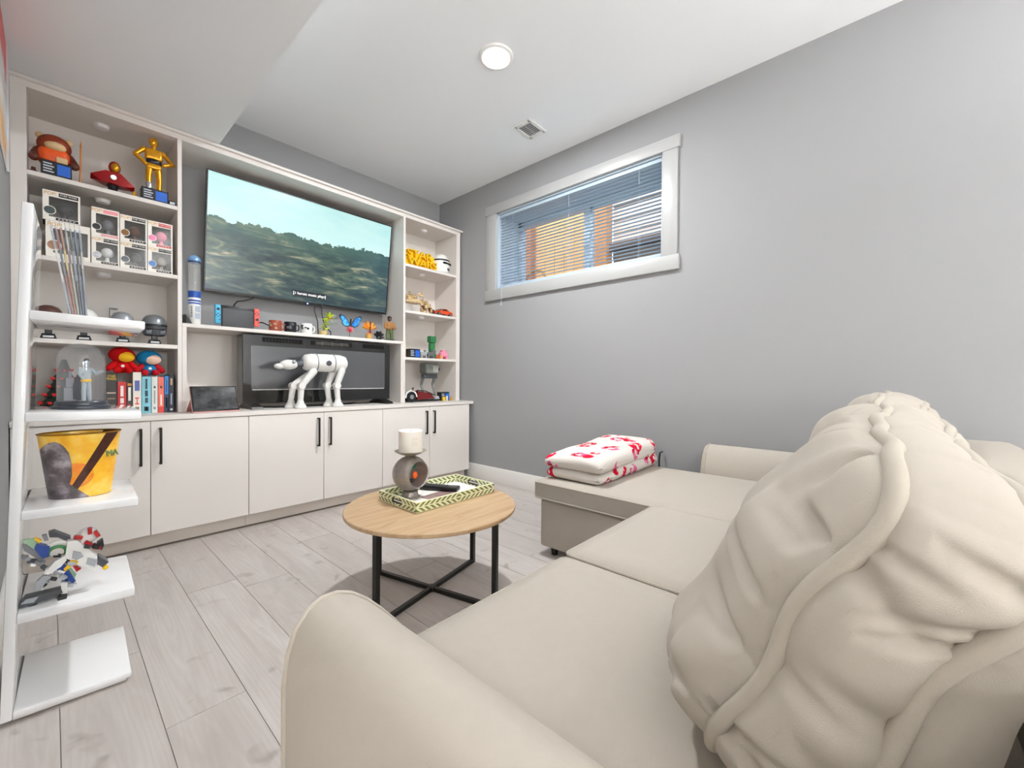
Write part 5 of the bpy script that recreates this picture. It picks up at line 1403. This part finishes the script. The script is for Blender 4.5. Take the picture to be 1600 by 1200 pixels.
# ------------------------------------------------------------------ white gloss shelf unit in the left foreground
SUR = (0, .031, -.033)
su = thing('display_shelf', 'white gloss display shelf tower in the left foreground', 'shelf', (.172, 1.834, .0), SUR, world=False)
part(su, 'side_panel', B().box(-.275, -.252, 0, .365, .008, 1.495, .003, 2), m_gloss)
for k, zt in enumerate((.306, .603, .888, 1.186)):
    part(su, 'shelf', B().box(-.252, 0, 0, .365, zt - .027, zt, .004, 2), m_gloss)
part(su, 'base_shelf', B().box(-.252, 0, 0, .365, .012, .030, .004, 2), m_gloss)
part(su, 'plinth', B().box(-.252, -.012, .012, .35, .001, .012, .001, 1), m_white)
SM = Matrix.Translation((.172, 1.834, 0)) @ Euler(SUR).to_matrix().to_4x4()
def on_shelf(x_, y_, z_): return SM @ Vector((x_, y_, z_))
# booklets in clear sleeves, standing on the top shelf
bc = [('8f9aa0', 'grey'), ('a23a2c', 'red-brown'), ('c8742e', 'orange'), ('b9ab92', 'sand'), ('16181d', 'black'), ('3f5f86', 'blue'), ('6b6f72', 'charcoal')]
pos = ('leftmost', 'second', 'third', 'fourth', 'fifth', 'sixth', 'rightmost')
for k, (hx_, nm) in enumerate(bc):
    p = on_shelf(-.171 + k * .0058, .04 + .004 * (k % 3), 1.1865)
    lean_ = -.150 + .016 * k
    t = thing('comic_booklet', nm + ' spined thin booklet in a clear sleeve, ' + pos[k] + ' of the leaning row', 'booklet', p, (0, lean_, -.033), group='sleeved booklets on the white shelf', world=False)
    part(t, 'booklet', B().box(-.0020, .0020, .0, .17, .004, .255 + .006 * (k % 3), .0006, 1), M(hx_, .5, var=.35, scale=25))
    part(t, 'spine_band', B().box(-.0021, .0021, -.0006, .0008, .10 + .02 * k % .07, .20), M(('d8d2c8', '2c3a52', 'e2c14a', '6e3a2c', '8c9aa8', '1c1e24', 'b9b0a4')[k], .5, var=.3, scale=30), smooth=False)
    part(t, 'sleeve', B().box(-.0026, .0026, -.002, .172, .0005, .268, .0004, 1), m_sleeve, smooth=False)
    part(t, 'sleeve_flap', B().prism([(.0, .268), (.09 + .02 * (k % 3), .268), (.05 + .015 * (k % 2), .300 + .008 * (k % 3)), (.02, .285)], 'yz', -.0006, .0006), m_sleeve, smooth=False)
# glass dome with a figurine
dp = on_shelf(-.138, .19, .8885)
t = thing('glass_dome', 'clear glass display dome on a dark round base, on the white shelf', 'dome', dp, world=False)
part(t, 'base', B().lathe([(0, 0), (.070, 0), (.072, .003), (.070, .010), (.064, .014), (.064, .022), (.061, .026), (0, .026)], (0, 0, 0), 44), M('33373f', .3, var=.1, name='slate_base'))
R_ = .0585
pf = [(R_, .0265), (R_, .165)] + [(R_ * math.cos(a), .165 + R_ * .95 * math.sin(a)) for a in [math.radians(d_) for d_ in range(8, 90, 8)]] + [(0, .165 + R_ * .95)]
part(t, 'glass_cover', B().lathe(pf, (0, 0, 0), 48), m_dome, ang=180)
gp = dp + Vector((.010, .0, .0265))
t = thing('figurine', 'small grey caped figurine with a yellow belt inside the glass dome', 'figure', gp, (0, 0, .3), world=False)
m_sk = M('a9b4ba', .5, var=.12, scale=80)
b = B()
b.limb([(-.006, 0, .003), (-.006, 0, .035), (-.004, 0, .066)], [.006, .0065, .008], 10).limb([(.008, -.002, .003), (.007, -.001, .035), (.004, 0, .066)], [.006, .0065, .008], 10)
b.limb([(0, 0, .066), (0, 0, .085), (0, 0, .104)], [.011, .012, .013], 12)
b.limb([(.013, 0, .108), (.022, -.006, .093), (.036, -.014, .100)], [.006, .005, .0045], 8).limb([(-.013, 0, .108), (-.018, -.004, .09), (-.012, -.012, .075)], [.006, .005, .0045], 8)
b.cyl((0, 0, .11), (0, 0, .122), .005, .005, 10).sph((.001, -.001, .130), (.0085, .009, .0115), 14, 10)
part(t, 'body', b, m_sk)
part(t, 'hair', B().sph((.001, .001, .135), (.0092, .0095, .0088), 14, 8), M('2d3038', .5))
part(t, 'belt', B().lathe([(.0115, .064), (.0132, .065), (.0132, .072), (.0115, .073)], (0, 0, 0), 18), m_yel)
cp = [(-.020, .0), (-.006, .004), (.010, .0)]
part(t, 'cape', B().hull([(-.008, .008, .115), (.010, .009, .115), (-.018, .012, .004), (-.026, .018, .004), (.012, .017, .004), (-.028, .015, .05), (.013, .012, .06), (-.012, .012, .112)]), M('2f323b', .7, var=.1))
gp2 = dp + Vector((-.022, .02, .0265))
solo('skyline_block', B().box(gp2.x - .020, gp2.x + .010, gp2.y - .008, gp2.y + .008, gp2.z, gp2.z + .045, .001, 1).box(gp2.x - .015, gp2.x + .005, gp2.y - .006, gp2.y + .006, gp2.z + .045, gp2.z + .078, .001, 1).box(gp2.x - .009, gp2.x - .001, gp2.y - .004, gp2.y + .004, gp2.z + .078, gp2.z + .1, .001, 1), M('8f8e98', .6, var=.1), 'pale grey stepped tower piece inside the glass dome', 'model', loc=gp2)
# yellow tin bucket
def bucket_mat():
    t_ = NT('bucket_print')
    tc = t_.n('ShaderNodeTexCoord')
    sp = t_.n('ShaderNodeSeparateXYZ'); t_.l(tc.outputs['Object'], sp.inputs[0])
    X, Z = sp.outputs[0], sp.outputs[2]
    n1 = t_.noise(tc.outputs['Object'], 16, 4, .6)
    base = t_.ramp(n1.outputs[0], [(.3, lin('f2a51e')), (.5, lin('f5bf3a')), (.7, lin('f8d873'))])
    # orange glow patch printed behind the dark band
    og = t_.math('LESS_THAN', t_.math('ADD', t_.math('POWER', t_.math('ABSOLUTE', t_.math('MULTIPLY', t_.math('ADD', X, .012), 1.0)), 2.0), t_.math('POWER', t_.math('SUBTRACT', Z, .075), 2.0)), .0016)
    n2 = t_.noise(tc.outputs['Object'], 40, 3)
    base2 = t_.mix(t_.math('MULTIPLY', og, n2.outputs[0]), base, lin('e5541a'))
    # diagonal brown band
    dgn = t_.math('SUBTRACT', t_.math('MULTIPLY', t_.math('SUBTRACT', Z, .085), .52), t_.math('SUBTRACT', X, .010))
    band = t_.math('MULTIPLY', t_.math('LESS_THAN', t_.math('ABSOLUTE', dgn), t_.math('ADD', .009, t_.math('MULTIPLY', Z, .035))), t_.math('GREATER_THAN', Z, .03))
    brn = t_.mix(n2.outputs[0], lin('2b1410'), lin('5d352b'))
    c3 = t_.mix(band, base2, brn)
    # plain dark grey rounded patch on the left side
    ed = t_.math('ADD', t_.math('POWER', t_.math('MULTIPLY', t_.math('ADD', X, .062), 24.0), 2.0), t_.math('POWER', t_.math('MULTIPLY', t_.math('SUBTRACT', Z, .095), 10.5), 2.0))
    gm = t_.math('LESS_THAN', t_.math('ADD', ed, t_.math('MULTIPLY', n2.outputs[0], .2)), 1.05)
    low = t_.math('MULTIPLY', t_.math('LESS_THAN', t_.math('ADD', X, t_.math('MULTIPLY', Z, .9)), .018), t_.math('LESS_THAN', Z, .07))
    gm2 = t_.math('MAXIMUM', gm, low)
    gry = t_.ramp(n1.outputs[0], [(.3, lin('2c2526')), (.5, lin('6e6468')), (.66, lin('b3abb2'))])
    t_.l(t_.mix(gm2, c3, gry), t_.p.inputs['Base Color'])
    t_.p.inputs['Roughness'].default_value = .3
    t_.p.inputs['Metallic'].default_value = .1
    return t_.m
bp = on_shelf(-.132, .15, .6035)
t = thing('tin_bucket', 'oval yellow tin bucket with dark printed shapes on the white shelf', 'bucket', bp, world=False)
part(t, 'wall', B().lathe([(0, .002), (.072, .002), (.073, 0), (.0735, .004), (.0965, .205), (.0985, .206), (.0985, .210), (.0955, .209), (.072, .008), (0, .006)], (0, 0, 0), 56, 1, .72), bucket_mat(), ang=45)
part(t, 'rim', B().tube([(.0975 * math.cos(a), .0975 * .72 * math.sin(a), .2085) for a in [2 * math.pi * k / 48 for k in range(48)]], .0026, 6, True), M('a8761c', .3, metal=.7, name='gold_rim'))
part(t, 'inner_lining', B().lathe([(.0955, .2), (.0722, .012), (0, .010)], (0, 0, 0), 48, .985, .70), M('b8861f', .35, metal=.4, name='gold_lining'))
text(t, 'print_text', 'MA', .030, (.0725, -.0405, .135), M('7d8f5a', .4, name='print_green'), rot=(math.pi / 2 - .09, 0, .80), ext=.0022)
# colourful brick-built space ship toy
vp = on_shelf(-.12, .10, .3065)
t = thing('brick_ship', 'colourful brick-built toy ship with blue and green wings on the white shelf', 'toy ship', vp, world=True)
K = .965
def shp(name, pts, y0, y1, mt_, dz=.012):
    part(t, name, B().prism([(x_ * K, 1 + (z_ - 1) * K + dz) for x_, z_ in pts], 'xz', y0, y1), mt_, smooth=False)
m_lg = M('9dbf9f', .45, var=.1); m_dblue = M('16408f', .35, var=.15); m_lgrey = M('a9adb2', .4, var=.1)
shp('hull', [(.032, .452), (.054, .449), (.101, .381), (.101, .356), (.097, .337), (.06, .364), (.027, .4)], 1.90, 1.93, m_wht)
shp('hull_plate', [(.045, .418), (.062, .408), (.068, .392), (.052, .385), (.042, .395)], 1.896, 1.90, m_lgrey)
shp('hull_plate', [(.078, .386), (.100, .372), (.094, .35), (.074, .366)], 1.896, 1.90, m_lgrey)
shp('nose', [(.104, .383), (.128, .355), (.113, .342), (.099, .357)], 1.895, 1.935, m_dgrey)
part(t, 'lamp', B().sph((.116, 1.905, .372), (.008, .008, .008), 12, 8), m_yel)
part(t, 'cockpit', B().sph((.077, 1.94, .480), (.026, .03, .026), 14, 10), m_wht)
for k, (dx, dz) in enumerate(((-.022, .006), (.0, -.018), (.02, .006), (.004, .02))):
    part(t, 'red_brick', B().box(.077 + dx - .010, .077 + dx + .010, 1.905, 1.925, .480 + dz - .005, .480 + dz + .005, .001, 1, rot=(0, .35 + k * .4, 0)), m_red)
part(t, 'tail_fan', B().prism([(.098, .45), (.112, .46), (.114, .44), (.108, .425)], 'xz', 1.92, 1.95), m_dark, smooth=False)
shp('green_wing', [(-.066, .48), (-.037, .478), (-.031, .457), (-.041, .447)], 1.91, 1.922, m_lg)
shp('blue_wing', [(-.034, .462), (-.006, .444), (-.009, .414), (-.022, .411), (-.039, .447)], 1.905, 1.93, m_dblue)
shp('grey_arch', [(-.009, .483), (.004, .485), (.04, .455), (.035, .442), (.011, .464), (-.007, .469)], 1.925, 1.96, m_dgrey)
part(t, 'green_ring', B().tube([(.009 + .020 * math.cos(a), 1.915, .450 + .019 * math.sin(a)) for a in [math.radians(d_) for d_ in range(-40, 215, 15)]], .005, 8), m_green)
part(t, 'white_arch', B().tube([(.009 + .030 * math.cos(a), 1.92, .452 + .029 * math.sin(a)) for a in [math.radians(d_) for d_ in range(-20, 190, 15)]], .006, 8), m_wht)
shp('strut', [(.027, .41), (.03, .394), (.017, .377), (-.014, .358), (-.019, .367), (.004, .398)], 1.89, 1.915, m_wht)
shp('lower_strut', [(-.014, .365), (-.006, .353), (-.027, .318), (-.037, .326), (-.033, .346)], 1.89, 1.915, m_lgrey)
shp('ski', [(-.069, .300), (-.057, .317), (.018, .316), (.021, .304), (-.048, .290), (-.069, .290)], 1.885, 1.92, m_dgrey, .002)
shp('ski_edge', [(-.066, .302), (-.056, .313), (-.03, .312), (-.04, .298)], 1.882, 1.886, m_lgrey, .002)
shp('lower_blue_wing', [(.008, .37), (.023, .388), (.05, .318), (.043, .312)], 1.895, 1.91, m_dblue)
shp('pale_green_panel', [(.033, .371), (.052, .335), (.047, .322), (.03, .36)], 1.908, 1.918, m_lg)
shp('yellow_brick', [(.023, .367), (.033, .379), (.039, .369), (.027, .358)], 1.89, 1.90, m_yel)
shp('red_fin', [(.04, .376), (.063, .352), (.052, .345)], 1.90, 1.92, m_red)
shp('leg', [(.017, .33), (.032, .325), (.031, .291), (.018, .293)], 1.89, 1.91, m_wht, .008)
shp('foot', [(.009, .279), (.017, .294), (.031, .289), (.029, .277)], 1.88, 1.915, m_dark, .006)
shp('grille', [(-.064, .462), (-.052, .456), (-.015, .395), (-.018, .388), (-.06, .442)], 1.925, 1.94, m_grey)
shp('yellow_brick', [(-.037, .484), (-.023, .471), (-.029, .463), (-.038, .478)], 1.90, 1.915, m_yel)
shp('grey_brick', [(-.023, .485), (-.013, .485), (-.009, .467), (-.018, .467)], 1.90, 1.92, m_grey)

rs = random.Random(11)
for (xa, za, xb, zb, n_, mats_) in ((-.06, .455, .0, .40, 9, (m_grey, m_lgrey, m_dgrey, m_wht)), (.0, .455, .05, .40, 9, (m_wht, m_dark, m_lgrey, m_yel)), (.02, .40, -.03, .345, 7, (m_wht, m_lgrey, m_dark)), (.015, .39, .04, .335, 6, (m_dblue, m_lgrey, m_wht)), (.035, .36, .02, .325, 5, (m_dgrey, m_wht)), (.06, .47, .10, .44, 7, (m_red, m_wht, m_dark)), (-.06, .315, .01, .325, 7, (m_lgrey, m_dgrey, m_dark))):
    for k in range(n_):
        f = (k + .5) / n_
        x_, z_, y_ = xa + (xb - xa) * f + rs.uniform(-.004, .004), za + (zb - za) * f + rs.uniform(-.005, .005), 1.905 + rs.uniform(-.012, .03)
        w_, h_ = rs.uniform(.005, .010), rs.uniform(.003, .006)
        part(t, 'brick', B().box(x_ - w_, x_ + w_, y_ - .009, y_ + .009, z_ - h_, z_ + h_, .001, 1, rot=(rs.uniform(-.2, .2), rs.uniform(.2, 1.0), 0)), mats_[k % len(mats_)])

# ------------------------------------------------------------------ poster on the left wall
def poster_mat():
    t_ = NT('poster_print')
    v = t_.coord()
    n_ = t_.noise(v, 7, 4, .6)
    sp = t_.n('ShaderNodeSeparateXYZ'); t_.l(v, sp.inputs[0])
    f = t_.math('ADD', t_.math('MULTIPLY', sp.outputs[2], 1.7), t_.math('MULTIPLY', n_.outputs[0], .45))
    t_.l(t_.ramp(f, [(.08, lin('2a2a2c')), (.22, lin('d9d9d8')), (.42, lin('e8a94a')), (.52, lin('dcdcda')), (.86, lin('e3e2e0')), (.98, lin('d4484a'))]), t_.p.inputs['Base Color'])
    t_.p.inputs['Roughness'].default_value = .4
    return t_.m
ps = thing('wall_poster', 'tall poster with red, white and orange patches on the left wall', 'poster', (XL + .001, 2.72, 1.95))
part(ps, 'sheet', B().box(XL + .001, XL + .004, 2.40, 3.02, 1.95, 2.525), poster_mat(), smooth=False)
for ya in (3.02, 2.385):
    part(ps, 'frame_strip', B().box(XL + .0005, XL + .012, ya, ya + .015, 1.945, 2.53, .001, 1), M('c9c9cc', .4, name='pale_frame'))
solo('wall_cable', B().tube([(XR - .016, 1.15, .50), (XR - .03, 1.15, .505), (XR - .055, 1.152, .50), (XR - .062, 1.155, .46), (XR - .062, 1.155, .02)], .006, 6), m_blackp, 'short black cable by the grey wall behind the blanket', 'cable', loc=(XR - .03, 1.15, .02))
